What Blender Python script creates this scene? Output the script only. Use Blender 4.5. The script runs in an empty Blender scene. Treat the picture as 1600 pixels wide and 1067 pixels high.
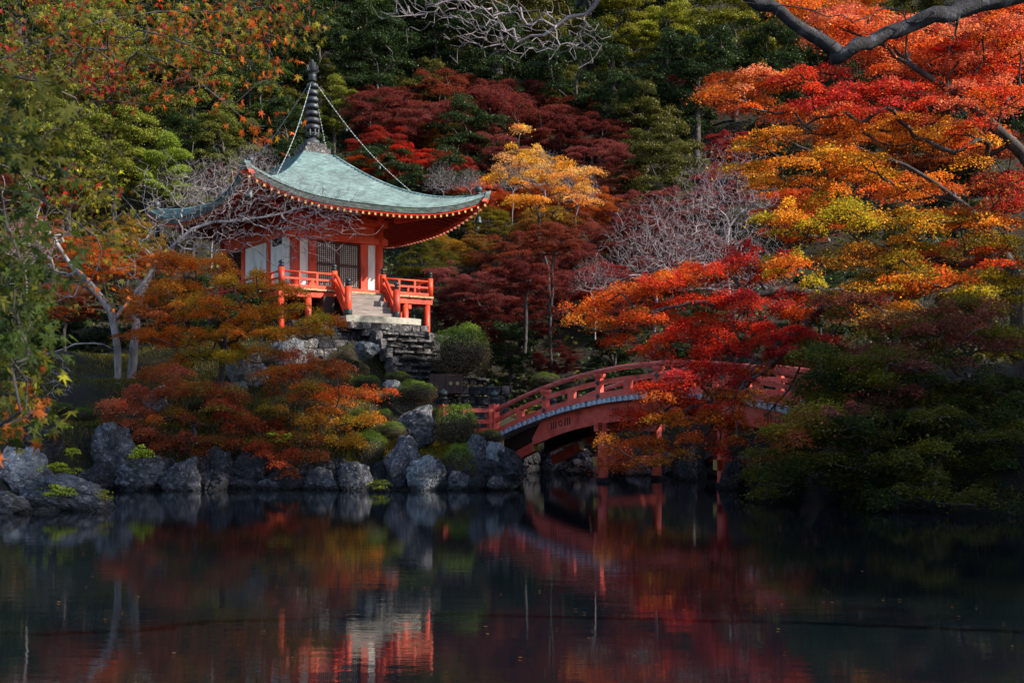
import bpy, math, random
import numpy as np
from mathutils import Vector, Matrix, noise

sc = bpy.context.scene
random.seed(11)
RG = np.random.default_rng(11)
FX, HY, CZ = 1900.0, 668.0, 1.9          # lens in photo pixels, horizon row, eye height above the pond

def P(px, py, Y):
    return Vector(((px - 800) / FX * Y, Y, CZ + (HY - py) / FX * Y))

# ------------------------------------------------------------------ camera, light, exposure
cam = bpy.data.cameras.new('camera')
cam.sensor_width = 36.0
cam.lens = 36.0 * FX / 1600.0
cam.shift_y = (HY - 533.5) / 1600.0
cam.clip_start = 0.1
cam.clip_end = 2000
cam.dof.use_dof = True
cam.dof.focus_distance = 42.0
cam.dof.aperture_fstop = 10.0
camo = bpy.data.objects.new('camera', cam)
camo.location = (0, 0, CZ)
camo.rotation_euler = (math.radians(90), 0, 0)
sc.collection.objects.link(camo)
sc.camera = camo

SUN = Vector((0.86, -0.28, 0.60)).normalized()      # towards the sun
sun_el = math.asin(SUN.z)
sun_az = math.atan2(SUN.x, SUN.y)
world = bpy.data.worlds.new('World')
sc.world = world
world.use_nodes = True
wn = world.node_tree.nodes
bg = wn['Background']
sky = wn.new('ShaderNodeTexSky')
sky.sky_type = 'NISHITA'
sky.sun_disc = False
sky.sun_elevation = sun_el
sky.sun_rotation = sun_az
world.node_tree.links.new(sky.outputs[0], bg.inputs[0])
bg.inputs[1].default_value = 0.15
sl = bpy.data.lights.new('sun', 'SUN')
sl.energy = 5.0
sl.angle = math.radians(0.5)
sl.color = (1.0, 0.90, 0.76)
so = bpy.data.objects.new('sun', sl)
so.rotation_euler = SUN.to_track_quat('Z', 'Y').to_euler()
so.location = SUN * 80
sc.collection.objects.link(so)
sc.view_settings.view_transform = 'Standard'
sc.view_settings.look = 'None'
sc.view_settings.exposure = 0.85
sc.view_settings.gamma = 1.0
sc.view_settings.use_curve_mapping = False
sc.cycles.max_bounces = 6
sc.cycles.diffuse_bounces = 2
sc.cycles.glossy_bounces = 3
sc.cycles.transmission_bounces = 3
sc.cycles.use_denoising = True

# ------------------------------------------------------------------ materials
def mat(name, col=(.5, .5, .5), rough=.6, spec=.4, metal=0.0):
    m = bpy.data.materials.new(name)
    m.use_nodes = True
    b = m.node_tree.nodes['Principled BSDF']
    b.inputs['Base Color'].default_value = (*col, 1)
    b.inputs['Roughness'].default_value = rough
    b.inputs['Specular IOR Level'].default_value = spec
    b.inputs['Metallic'].default_value = metal
    return m

def nd(m, t, **kw):
    n = m.node_tree.nodes.new(t)
    for k, v in kw.items():
        if isinstance(v, (int, float, tuple)) and k in n.inputs:
            n.inputs[k].default_value = v
        else:
            setattr(n, k, v)
    return n

def ln(m, a, b):
    m.node_tree.links.new(a, b)

def noisy(m, cols, scale=3.0, detail=8, stretch=(1, 1, 1), bump=0.0, bdist=0.02, bscale=None, lo=.3, hi=.7, coord='Object', rough_var=None):
    """colour ramp over noise + bump"""
    b = m.node_tree.nodes['Principled BSDF']
    tc = nd(m, 'ShaderNodeTexCoord')
    mp = nd(m, 'ShaderNodeMapping')
    mp.inputs['Scale'].default_value = stretch
    ln(m, tc.outputs[coord], mp.inputs[0])
    n = nd(m, 'ShaderNodeTexNoise')
    n.inputs['Scale'].default_value = scale
    n.inputs['Detail'].default_value = detail
    n.inputs['Roughness'].default_value = .62
    ln(m, mp.outputs[0], n.inputs[0])
    r = nd(m, 'ShaderNodeValToRGB')
    e = r.color_ramp.elements
    k = len(cols)
    e[0].position = lo; e[0].color = (*cols[0], 1)
    e[1].position = hi; e[1].color = (*cols[-1], 1)
    for i in range(1, k - 1):
        x = e.new(lo + (hi - lo) * i / (k - 1)); x.color = (*cols[i], 1)
    ln(m, n.outputs[0], r.inputs[0])
    ln(m, r.outputs[0], b.inputs['Base Color'])
    if bump:
        n2 = nd(m, 'ShaderNodeTexNoise')
        n2.inputs['Scale'].default_value = bscale or scale * 4
        n2.inputs['Detail'].default_value = 8
        n2.inputs['Roughness'].default_value = .7
        ln(m, mp.outputs[0], n2.inputs[0])
        bp = nd(m, 'ShaderNodeBump')
        bp.inputs['Strength'].default_value = bump
        bp.inputs['Distance'].default_value = bdist
        ln(m, n2.outputs[0], bp.inputs['Height'])
        ln(m, bp.outputs[0], b.inputs['Normal'])
    return m

M = {}
M['vermilion'] = noisy(mat('vermilion', rough=.5), [(.24, .018, .009), (.56, .05, .018), (.72, .085, .028)], 1.6, 8, (1, 1, .5), .3, .01, 14)
M['bridge_red'] = noisy(mat('bridge_red', rough=.6), [(.24, .028, .020), (.58, .075, .050), (.68, .12, .085)], 1.8, 10, (1, 1, 1), .4, .01, 18, .28, .62)
M['rail_worn'] = noisy(mat('rail_worn', rough=.7), [(.28, .04, .035), (.50, .09, .07), (.55, .22, .19)], 3, 10, (1, 4, 4), .4, .01, 20)
M['white_wall'] = noisy(mat('white_wall', rough=.8), [(.46, .47, .50), (.72, .72, .72), (.78, .78, .77)], 1.8, 6, (1, 1, .4), .15, .004, 30)
M['dark_wood'] = noisy(mat('dark_wood', rough=.7), [(.018, .010, .010), (.05, .022, .018)], 4, 8, (1, 1, .3), .3, .01, 20)
M['lattice_wood'] = noisy(mat('lattice_wood', rough=.6), [(.03, .010, .009), (.07, .018, .014)], 6, 6)
M['paper'] = noisy(mat('paper', rough=.9), [(.60, .55, .52), (.78, .72, .68)], 2, 6)
M['old_wood'] = noisy(mat('old_wood', rough=.8), [(.09, .075, .07), (.20, .165, .15), (.31, .26, .24)], 3, 10, (.5, 5, 5), .4, .01, 20)
M['deck_wood'] = noisy(mat('deck_wood', rough=.8), [(.20, .13, .07), (.40, .28, .15), (.5, .38, .22)], 3, 10, (5, 5, 5), .4, .01, 20)
M['plank_grey'] = noisy(mat('plank_grey', rough=.8), [(.04, .055, .085), (.34, .40, .48), (.72, .78, .82)], 5, 10, (1, 1, 1), .4, .01, 30, .38, .62)
M['bronze'] = noisy(mat('bronze', rough=.45, metal=.5), [(.010, .014, .02), (.035, .045, .05), (.05, .10, .09)], 5, 8, (1, 1, 1), .3, .006, 20)
M['iron'] = noisy(mat('iron', rough=.5, metal=.35), [(.012, .015, .02), (.05, .055, .065), (.10, .11, .12)], 4, 8, (1, 1, 1), .3, .006, 20)
M['chain'] = mat('chain', (.22, .26, .26), .5, .5, .4)
M['yellow_paint'] = noisy(mat('yellow_paint', rough=.6), [(.26, .14, .03), (.42, .26, .07)], 5, 4)
M['vermilion_shaded'] = noisy(mat('vermilion_shaded', rough=.6), [(.20, .018, .010), (.36, .035, .016)], 2, 6)  # same vermilion, darkened so the under-eave shade sits in the colour
M['verdigris'] = None
M['eave_edge'] = noisy(mat('eave_edge', rough=.7), [(.018, .022, .025), (.06, .08, .08), (.13, .17, .16)], 3, 10, (1, 1, 4), .4, .01, 20)
M['pale_stone'] = noisy(mat('pale_stone', rough=.8), [(.17, .16, .13), (.32, .305, .25), (.44, .42, .35)], 3, 10, (1, 1, 1), .5, .01, 18)
M['black'] = mat('black', (.006, .006, .007), .7)

def stone_mat(name, cols, lich, moss, sc_=1.3):
    m = mat(name, rough=.85)
    b = m.node_tree.nodes['Principled BSDF']
    tc = nd(m, 'ShaderNodeTexCoord')
    oi = nd(m, 'ShaderNodeObjectInfo')
    ad = nd(m, 'ShaderNodeVectorMath', operation='ADD')
    sca = nd(m, 'ShaderNodeVectorMath', operation='SCALE')
    ln(m, oi.outputs['Location'], sca.inputs[0]); sca.inputs['Scale'].default_value = .37
    ln(m, tc.outputs['Object'], ad.inputs[0]); ln(m, sca.outputs[0], ad.inputs[1])
    n = nd(m, 'ShaderNodeTexNoise', Scale=sc_, Detail=12.0, Roughness=.72, Distortion=.8)
    ln(m, ad.outputs[0], n.inputs[0])
    r = nd(m, 'ShaderNodeValToRGB')
    e = r.color_ramp.elements
    e[0].position = .32; e[0].color = (*cols[0], 1); e[1].position = .72; e[1].color = (*cols[2], 1)
    x = e.new(.5); x.color = (*cols[1], 1)
    ln(m, n.outputs[0], r.inputs[0])
    # pale lichen blotches
    n2 = nd(m, 'ShaderNodeTexNoise', Scale=sc_ * 2.6, Detail=10.0, Roughness=.75)
    ln(m, ad.outputs[0], n2.inputs[0])
    r2 = nd(m, 'ShaderNodeValToRGB')
    r2.color_ramp.elements[0].position = .54; r2.color_ramp.elements[1].position = .66
    ln(m, n2.outputs[0], r2.inputs[0])
    mx = nd(m, 'ShaderNodeMix', data_type='RGBA')
    ln(m, r2.outputs[0], mx.inputs[0]); ln(m, r.outputs[0], mx.inputs[6])
    mx.inputs[7].default_value = (*lich, 1)
    # moss on upward faces
    ge = nd(m, 'ShaderNodeNewGeometry')
    sp = nd(m, 'ShaderNodeSeparateXYZ'); ln(m, ge.outputs['Normal'], sp.inputs[0])
    n3 = nd(m, 'ShaderNodeTexNoise', Scale=sc_ * 1.5, Detail=8.0)
    ln(m, ad.outputs[0], n3.inputs[0])
    mu = nd(m, 'ShaderNodeMath', operation='MULTIPLY'); ln(m, sp.outputs[2], mu.inputs[0]); ln(m, n3.outputs[0], mu.inputs[1])
    r3 = nd(m, 'ShaderNodeValToRGB'); r3.color_ramp.elements[0].position = .44; r3.color_ramp.elements[1].position = .56
    ln(m, mu.outputs[0], r3.inputs[0])
    mx2 = nd(m, 'ShaderNodeMix', data_type='RGBA')
    ln(m, r3.outputs[0], mx2.inputs[0]); ln(m, mx.outputs[2], mx2.inputs[6]); mx2.inputs[7].default_value = (*moss, 1)
    # wet tide line: stone is darker and glossier just above the water
    px_ = nd(m, 'ShaderNodeSeparateXYZ'); ln(m, ge.outputs['Position'], px_.inputs[0])
    wz = nd(m, 'ShaderNodeMath', operation='MULTIPLY_ADD'); ln(m, n2.outputs[0], wz.inputs[0]); wz.inputs[1].default_value = -.35; ln(m, px_.outputs[2], wz.inputs[2])
    wr = nd(m, 'ShaderNodeMapRange'); ln(m, wz.outputs[0], wr.inputs[0]); wr.inputs[1].default_value = -.12; wr.inputs[2].default_value = .02; wr.inputs[3].default_value = .28; wr.inputs[4].default_value = 1.0
    mx3 = nd(m, 'ShaderNodeMix', data_type='RGBA', blend_type='MULTIPLY'); mx3.inputs[0].default_value = 1
    ln(m, mx2.outputs[2], mx3.inputs[6]); ln(m, wr.outputs[0], mx3.inputs[7])
    rr_ = nd(m, 'ShaderNodeMapRange'); ln(m, wz.outputs[0], rr_.inputs[0]); rr_.inputs[1].default_value = -.12; rr_.inputs[2].default_value = .02; rr_.inputs[3].default_value = .3; rr_.inputs[4].default_value = .85
    ln(m, rr_.outputs[0], b.inputs['Roughness'])
    ln(m, mx3.outputs[2], b.inputs['Base Color'])
    vo = nd(m, 'ShaderNodeTexVoronoi', feature='DISTANCE_TO_EDGE', Scale=sc_ * 2.2)
    ln(m, ad.outputs[0], vo.inputs[0])
    vr = nd(m, 'ShaderNodeMath', operation='MINIMUM'); ln(m, vo.outputs[0], vr.inputs[0]); vr.inputs[1].default_value = .12
    vm = nd(m, 'ShaderNodeMath', operation='MULTIPLY_ADD'); ln(m, vr.outputs[0], vm.inputs[0]); vm.inputs[1].default_value = 3.0; ln(m, n2.outputs[0], vm.inputs[2])
    n4 = nd(m, 'ShaderNodeTexNoise', Scale=sc_ * 9, Detail=8.0, Roughness=.75); ln(m, ad.outputs[0], n4.inputs[0])
    va = nd(m, 'ShaderNodeMath', operation='MULTIPLY_ADD'); ln(m, n4.outputs[0], va.inputs[0]); va.inputs[1].default_value = .5; ln(m, vm.outputs[0], va.inputs[2])
    bp = nd(m, 'ShaderNodeBump', Strength=1.0, Distance=.12)
    ln(m, va.outputs[0], bp.inputs['Height'])
    ln(m, bp.outputs[0], b.inputs['Normal'])
    return m
M['rock'] = stone_mat('rock', [(.012, .013, .017), (.075, .074, .09), (.27, .27, .31)], (.42, .43, .47), (.04, .05, .015), 2.0)
M['rock_pale'] = stone_mat('rock_pale', [(.03, .033, .045), (.20, .21, .24), (.46, .50, .54)], (.62, .68, .70), (.07, .09, .03), 2.0)
M['rock_dark'] = stone_mat('rock_dark', [(.005, .005, .008), (.02, .02, .026), (.08, .08, .10)], (.15, .15, .17), (.02, .025, .008), 2.0)
M['cut_stone'] = stone_mat('cut_stone', [(.016, .016, .02), (.09, .084, .088), (.27, .245, .235)], (.46, .42, .40), (.04, .045, .02), 2.2)

def leaf_material(name, transl=.52, rough=.6, tf=(1.5, 1.35, .8)):
    m = bpy.data.materials.new(name); m.use_nodes = True
    nt = m.node_tree; nt.nodes.clear()
    out = nt.nodes.new('ShaderNodeOutputMaterial')
    at = nt.nodes.new('ShaderNodeAttribute'); at.attribute_name = 'Col'
    oi = nt.nodes.new('ShaderNodeObjectInfo')
    mu = nt.nodes.new('ShaderNodeMix'); mu.data_type = 'RGBA'; mu.blend_type = 'MULTIPLY'; mu.inputs[0].default_value = 1
    nt.links.new(at.outputs['Color'], mu.inputs[6]); nt.links.new(oi.outputs['Color'], mu.inputs[7])
    pr = nt.nodes.new('ShaderNodeBsdfPrincipled'); pr.inputs['Roughness'].default_value = rough
    pr.inputs['Specular IOR Level'].default_value = .15
    nt.links.new(mu.outputs[2], pr.inputs['Base Color'])
    mt = nt.nodes.new('ShaderNodeMix'); mt.data_type = 'RGBA'; mt.blend_type = 'MULTIPLY'; mt.inputs[0].default_value = 1
    nt.links.new(mu.outputs[2], mt.inputs[6]); mt.inputs[7].default_value = (*tf, 1)
    tr = nt.nodes.new('ShaderNodeBsdfTranslucent'); nt.links.new(mt.outputs[2], tr.inputs[0])
    ms = nt.nodes.new('ShaderNodeMixShader'); ms.inputs[0].default_value = transl
    nt.links.new(pr.outputs[0], ms.inputs[1]); nt.links.new(tr.outputs[0], ms.inputs[2])
    nt.links.new(ms.outputs[0], out.inputs[0])
    return m
M['leaf'] = leaf_material('leaf')
M['leaf_green'] = leaf_material('leaf_green', .25, .42, (1.1, 1.2, .6))
M['bark'] = noisy(mat('bark', rough=.9), [(.012, .010, .011), (.05, .042, .042), (.12, .105, .10)], 3, 10, (1, 1, .25), .8, .03, 12)
M['bark_pale'] = noisy(mat('bark_pale', rough=.85), [(.05, .045, .05), (.20, .175, .185), (.40, .36, .37)], 3, 10, (1, 1, .35), .6, .02, 10)
M['twig_pale'] = noisy(mat('twig_pale', rough=.85), [(.11, .09, .10), (.30, .26, .28)], 2, 4)
M['bark_blue'] = noisy(mat('bark_blue', rough=.75), [(.006, .006, .009), (.02, .02, .027), (.12, .12, .15)], 9, 12, (1, 1, 1), 1.0, .03, 26, .38, .72)

def attr_tint(name, rough=.85):
    m = mat(name, rough=rough)
    oi = nd(m, 'ShaderNodeObjectInfo')
    ln(m, oi.outputs['Color'], m.node_tree.nodes['Principled BSDF'].inputs['Base Color'])
    return m

# ------------------------------------------------------------------ object helpers
def link(o, parent=None, label=None, cat=None, group=None, kind=None):
    sc.collection.objects.link(o)
    if parent is not None: o.parent = parent
    if label: o['label'] = label
    if cat: o['category'] = cat
    if group: o['group'] = group
    if kind: o['kind'] = kind
    return o

def thing(name, label, cat, loc=(0, 0, 0), rotz=0, group=None):
    o = bpy.data.objects.new(name, None)
    o.empty_display_size = .2
    o.location = loc; o.rotation_euler = (0, 0, rotz)
    return link(o, None, label, cat, group)

def part(name, me, parent, loc=None, rot=None, label=None, kind=None, color=None):
    o = bpy.data.objects.new(name, me)
    if loc is not None: o.location = loc
    if rot is not None: o.rotation_euler = rot
    if color is not None: o.color = (*color, 1)
    return link(o, parent, label, None, None, kind)

class MB:
    """collects simple solids into one mesh"""
    def __init__(s): s.v = []; s.f = []; s.mi = []; s.sm = []; s.cur = 0; s.smooth = False
    def add(s, vs, fs):
        o = len(s.v); s.v += [tuple(x) for x in vs]
        for f in fs: s.f.append([i + o for i in f]); s.mi.append(s.cur); s.sm.append(s.smooth)
    def hexa(s, b, t):
        s.add(list(b) + list(t), [(3, 2, 1, 0), (4, 5, 6, 7), (0, 1, 5, 4), (1, 2, 6, 5), (2, 3, 7, 6), (3, 0, 4, 7)])
    def box(s, c, d, ch=0.0):
        x, y, z = c; a, b, h = d[0] / 2, d[1] / 2, d[2] / 2
        s.hexa([(x - a, y - b, z - h), (x + a, y - b, z - h), (x + a, y + b, z - h), (x - a, y + b, z - h)],
               [(x - a, y - b, z + h), (x + a, y - b, z + h), (x + a, y + b, z + h), (x - a, y + b, z + h)])
    def bar(s, p, q, w, h, up=(0, 0, 1)):
        p, q = Vector(p), Vector(q); d = (q - p).normalized(); u = Vector(up)
        r = d.cross(u); r = r.normalized() if r.length > 1e-5 else Vector((1, 0, 0)); u = r.cross(d).normalized()
        r *= w / 2; u *= h / 2
        s.hexa([p - r - u, p + r - u, p + r + u, p - r + u], [q - r - u, q + r - u, q + r + u, q - r + u])
    def tube(s, pts, rad, k=8, caps=True):
        pts = [Vector(p) for p in pts]; n = len(pts)
        if not hasattr(rad, '__len__'): rad = [rad] * n
        vs = []; fs = []
        ref = Vector((.11, .23, .97))
        for i, p in enumerate(pts):
            d = (pts[min(i + 1, n - 1)] - pts[max(i - 1, 0)]).normalized()
            rf = ref if abs(d.dot(ref)) < .98 else Vector((1, 0, 0))
            a = d.cross(rf).normalized(); b = d.cross(a)
            for j in range(k):
                t = 2 * math.pi * j / k
                vs.append(p + (a * math.cos(t) + b * math.sin(t)) * rad[i])
        for i in range(n - 1):
            for j in range(k):
                fs.append((i * k + j, i * k + (j + 1) % k, (i + 1) * k + (j + 1) % k, (i + 1) * k + j))
        if caps:
            fs.append(tuple(range(k))[::-1]); fs.append(tuple(range((n - 1) * k, n * k)))
        s.smooth = True; s.add(vs, fs); s.smooth = False
    def lathe(s, c, prof, k=16):
        cx, cy, cz = c
        vs = []; fs = []
        for (r, z) in prof:
            for j in range(k):
                t = 2 * math.pi * j / k
                vs.append((cx + r * math.cos(t), cy + r * math.sin(t), cz + z))
        n = len(prof)
        for i in range(n - 1):
            for j in range(k):
                fs.append((i * k + j, i * k + (j + 1) % k, (i + 1) * k + (j + 1) % k, (i + 1) * k + j))
        fs.append(tuple(range(k))[::-1]); fs.append(tuple(range((n - 1) * k, n * k)))
        s.smooth = True; s.add(vs, fs); s.smooth = False
    def mesh(s, name, mats):
        me = bpy.data.meshes.new(name)
        me.from_pydata(s.v, [], s.f)
        for m in (mats if isinstance(mats, (list, tuple)) else [mats]): me.materials.append(M[m] if isinstance(m, str) else m)
        me.polygons.foreach_set('material_index', s.mi)
        me.polygons.foreach_set('use_smooth', s.sm)
        me.update()
        return me
    def part(s, name, mats, parent, loc=None, rot=None, label=None, kind=None, bevel=0.0):
        o = part(name, s.mesh(name, mats), parent, loc, rot, label, kind)
        if bevel:
            b = o.modifiers.new('bevel', 'BEVEL'); b.width = bevel; b.segments = 2; b.limit_method = 'ANGLE'; b.angle_limit = math.radians(50)
        return o

def quads_mesh(name, V, matn, cols=None):
    """V: (n,4,3) array of quads, cols: (n,3)"""
    n = len(V)
    me = bpy.data.meshes.new(name)
    me.vertices.add(n * 4); me.loops.add(n * 4); me.polygons.add(n)
    me.vertices.foreach_set('co', V.reshape(-1).astype(np.float32))
    me.loops.foreach_set('vertex_index', np.arange(n * 4, dtype=np.int32))
    me.polygons.foreach_set('loop_start', np.arange(0, n * 4, 4, dtype=np.int32))
    me.update(calc_edges=True)
    if cols is not None:
        a = me.attributes.new('Col', 'FLOAT_COLOR', 'POINT')
        c = np.ones((n, 4, 4), np.float32); c[:, :, :3] = cols[:, None, :]
        a.data.foreach_set('color', c.reshape(-1))
    me.materials.append(M[matn])
    return me

def smoothstep(a, b, x):
    t = np.clip((x - a) / (b - a), 0, 1); return t * t * (3 - 2 * t)

# ------------------------------------------------------------------ terrain
POND = np.array([(60, -12), (24, 8), (16, 19), (12.5, 25), (9.6, 29), (8.6, 32), (9.0, 35), (9.5, 38), (10, 42), (9, 46), (6, 50.5), (2.5, 52), (-.2, 50.5), (-.6, 46.5),
                 (-.5, 42), (-.35, 39), (-.8, 37.7), (-3, 37.1), (-8, 37.5), (-13, 37.4), (-14.2, 35.3), (-14.0, 31), (-13.2, 27.5), (-15, 22), (-30, 17), (-60, 6), (-60, -12)], float)
def pond_sd(x, y):
    """signed distance to the shore, positive on land"""
    shp = x.shape; x = x.ravel(); y = y.ravel()
    best = np.full(x.shape, 1e9); ins = np.zeros(x.shape, bool)
    n = len(POND)
    for i in range(n):
        ax, ay = POND[i]; bx, by = POND[(i + 1) % n]
        dx, dy = bx - ax, by - ay
        t = np.clip(((x - ax) * dx + (y - ay) * dy) / (dx * dx + dy * dy), 0, 1)
        best = np.minimum(best, np.hypot(x - ax - t * dx, y - ay - t * dy))
        c = ((ay > y) != (by > y))
        with np.errstate(divide='ignore', invalid='ignore'):
            xi = (bx - ax) * (y - ay) / (by - ay + 1e-12) + ax
        ins ^= c & (x < xi)
    return np.where(ins, -best, best).reshape(shp)
HP = np.array([(-3, 38.6, .85), (-3, 41, 1.35), (-2.2, 44, 1.5), (-1.3, 47, 1.5), (-2.5, 47, 2.6), (-4.2, 46.3, 3.4), (-5.5, 44, 2.8), (-8, 39, 1.3), (-8, 43, 2.8), (-8, 46.5, 4.2), (-7, 50.5, 5.8), (-10, 50, 5.9),
               (-13, 52, 6.0), (-10, 56, 6.0), (-4, 52, 5.4), (-3.5, 49.5, 4.2), (-4, 58, 5.8), (-14, 40, 2.0), (-14, 45, 3.6), (-18, 48, 4.8), (-18, 38, 1.6), (-25, 40, 2.5), (-30, 55, 8), (-1.5, 50, 2.4),
               (0, 54, 2.0), (1, 58, 2.6), (6, 54, 1.4), (10.8, 35.5, 1.6), (13, 40, 1.8), (12, 50, 2.8), (16, 30, 1.6), (20, 40, 3), (22, 22, 1.8), (-20, 27, 1.3), (-16, 33, 1.2), (30, 10, 2), (-40, 25, 3), (40, 40, 6), (5, 58, 3.0), (20, 56, 5)], float)
def terrain(x, y):
    x = np.asarray(x, float); y = np.asarray(y, float)
    d = pond_sd(x, y)
    num = np.zeros_like(x); den = np.zeros_like(x)
    for (a, b, c) in HP:
        w = 1.0 / ((x - a) ** 2 + (y - b) ** 2 + .15) ** 1.6
        num += w * c; den += w
    land = num / den
    land = land * smoothstep(0, 1.6, d) * .75 + land * .25 * smoothstep(.0, .4, d)
    hill = np.maximum(0, y - 60 + .12 * np.abs(x)) * .56
    hill = hill - np.maximum(0, y - 190) * .3
    wav = .35 * np.sin(x * .31 + 1.3) * np.sin(y * .27) * smoothstep(56, 75, y) * 3
    h = np.where(d > 0, land + hill + wav, -1.6 * smoothstep(0, 2.0, -d) - .1)
    return h
def gz(x, y): return float(terrain(np.array([x]), np.array([y]))[0])

def axis(a, b, seg):
    out = [a]
    while out[-1] < b:
        t = out[-1]; out.append(t + seg(t))
    return np.array(out)
ax_x = axis(-190, 190, lambda t: .45 if abs(t) < 22 else 1.2 + (abs(t) - 22) * .06)
ax_y = axis(-30, 260, lambda t: .4 if 24 < t < 62 else (1.6 if t < 70 else 2.2 + (t - 70) * .03) if t >= 62 else 2.0)
GX, GY = np.meshgrid(ax_x, ax_y)
GZ = terrain(GX, GY)
bumpn = np.array([noise.noise((x * .55, y * .55, 3.1)) for x, y in zip(GX.ravel(), GY.ravel())]).reshape(GX.shape)
GZ = GZ + np.where(GZ > .25, bumpn * .22, 0)
ny, nx = GX.shape
idx = np.arange(nx * ny).reshape(ny, nx)
me = bpy.data.meshes.new('ground')
F = np.stack([idx[:-1, :-1], idx[:-1, 1:], idx[1:, 1:], idx[1:, :-1]], -1).reshape(-1, 4)
me.vertices.add(nx * ny); me.loops.add(len(F) * 4); me.polygons.add(len(F))
me.vertices.foreach_set('co', np.stack([GX, GY, GZ], -1).reshape(-1).astype(np.float32))
me.loops.foreach_set('vertex_index', F.reshape(-1).astype(np.int32))
me.polygons.foreach_set('loop_start', np.arange(0, len(F) * 4, 4, dtype=np.int32))
me.update(calc_edges=True)
me.polygons.foreach_set('use_smooth', [True] * len(F))
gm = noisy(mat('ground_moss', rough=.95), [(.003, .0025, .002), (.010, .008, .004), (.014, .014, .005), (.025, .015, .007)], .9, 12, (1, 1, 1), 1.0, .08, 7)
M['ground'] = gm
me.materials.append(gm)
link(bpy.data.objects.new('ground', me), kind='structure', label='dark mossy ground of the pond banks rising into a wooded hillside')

# ------------------------------------------------------------------ water
wm = mat('pond_water', (.003, .006, .009), .0, .5)
b = wm.node_tree.nodes['Principled BSDF']; b.inputs['IOR'].default_value = 1.333
tc = nd(wm, 'ShaderNodeTexCoord')
def wave(sx, sy, scale, det, rot=0):
    mp = nd(wm, 'ShaderNodeMapping'); mp.inputs['Scale'].default_value = (sx, sy, 1); mp.inputs['Rotation'].default_value = (0, 0, rot)
    ln(wm, tc.outputs['Object'], mp.inputs[0])
    n = nd(wm, 'ShaderNodeTexNoise', Scale=scale, Detail=det, Roughness=.5)
    ln(wm, mp.outputs[0], n.inputs[0]); return n.outputs[0]
w1 = wave(.5, 1.5, 2.4, 1.0, .12); w2 = wave(.7, 2.4, 9.0, 2.0, -.15)
m2 = nd(wm, 'ShaderNodeMath', operation='MULTIPLY'); ln(wm, w2, m2.inputs[0]); m2.inputs[1].default_value = .38
aa = nd(wm, 'ShaderNodeMath', operation='ADD'); ln(wm, w1, aa.inputs[0]); ln(wm, m2.outputs[0], aa.inputs[1])
bp = nd(wm, 'ShaderNodeBump', Strength=.5, Distance=.0023); ln(wm, aa.outputs[0], bp.inputs['Height']); ln(wm, bp.outputs[0], b.inputs['Normal'])
M['water'] = wm
mb = MB(); mb.add([(-70, -14, 0), (70, -14, 0), (70, 56, 0), (-70, 56, 0)], [(0, 1, 2, 3)])
wo = bpy.data.objects.new('pond_water', mb.mesh('pond_water', 'water'))
link(wo, kind='structure', label='still dark pond water with faint ripples')

# ================================================================== TEMPLE HALL
TH = math.radians(34)
HO = (-9.44, 52.0)
def HW(a, b, z=0): return Vector((HO[0] + a * math.cos(TH) - b * math.sin(TH), HO[1] + a * math.sin(TH) + b * math.cos(TH), z))
hall = thing('temple_hall', 'small vermilion temple hall with a curved green copper roof above the stone stair', 'temple hall', (HO[0], HO[1], 0), TH)
CA, CB, WA, WB = 2.2, 2.65, 5.5, 5.95
ZT, ZE = 14.3, 11.25
LIFT = 1.0
def roof_p(face, s, t, dz=0.0, top=.62):
    """face 0 front 1 right 2 back 3 left; s 0 top..1 eave; t -1..1"""
    sh = top + (1 - top) * 1.0
    ha = .62 + (WA - .62) * s; hb = .62 + (WB - .62) * s
    drop = .38 * s + .62 * (1 - (1 - s) ** 2.0)
    z = ZT - (ZT - ZE) * drop + LIFT * (s ** 3.2) * abs(t) ** 3.0 + dz
    bow = 1 + .035 * s ** 2 * abs(t) ** 4 
    a, b = [(t * ha, -hb), (ha, t * hb), (-t * ha, hb), (-ha, -t * hb)][face]
    return (CA + a * bow, CB + b * bow, z)
mv = mat('verdigris', rough=.55, spec=.4)
bn = mv.node_tree.nodes['Principled BSDF']
tcn = nd(mv, 'ShaderNodeTexCoord')
na = nd(mv, 'ShaderNodeTexNoise', Scale=1.1, Detail=9.0, Roughness=.65); ln(mv, tcn.outputs['Object'], na.inputs[0])
ra = nd(mv, 'ShaderNodeValToRGB'); e = ra.color_ramp.elements
e[0].position = .3; e[0].color = (.055, .105, .11, 1); e[1].position = .7; e[1].color = (.17, .275, .285, 1); x = e.new(.5); x.color = (.12, .205, .21, 1)
ln(mv, na.outputs[0], ra.inputs[0])
nb = nd(mv, 'ShaderNodeTexNoise', Scale=7.0, Detail=10.0, Roughness=.7); ln(mv, tcn.outputs['Object'], nb.inputs[0])
rb = nd(mv, 'ShaderNodeValToRGB'); rb.color_ramp.elements[0].position = .36; rb.color_ramp.elements[0].color = (.38, .40, .42, 1); rb.color_ramp.elements[1].position = .6; rb.color_ramp.elements[1].color = (1.1, 1.1, 1.1, 1)
ln(mv, nb.outputs[0], rb.inputs[0])
mm = nd(mv, 'ShaderNodeMix', data_type='RGBA', blend_type='MULTIPLY'); mm.inputs[0].default_value = 1
nb.inputs['Scale'].default_value = 1.0
mpn = nd(mv, 'ShaderNodeMapping'); mpn.inputs['Scale'].default_value = (3.0, 9.0, 9.0); ln(mv, tcn.outputs['Object'], mpn.inputs[0]); ln(mv, mpn.outputs[0], nb.inputs[0])
ln(mv, ra.outputs[0], mm.inputs[6]); ln(mv, rb.outputs[0], mm.inputs[7]); ln(mv, mm.outputs[2], bn.inputs['Base Color'])
M['verdigris'] = mv
NC = 42; NT = 28
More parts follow.
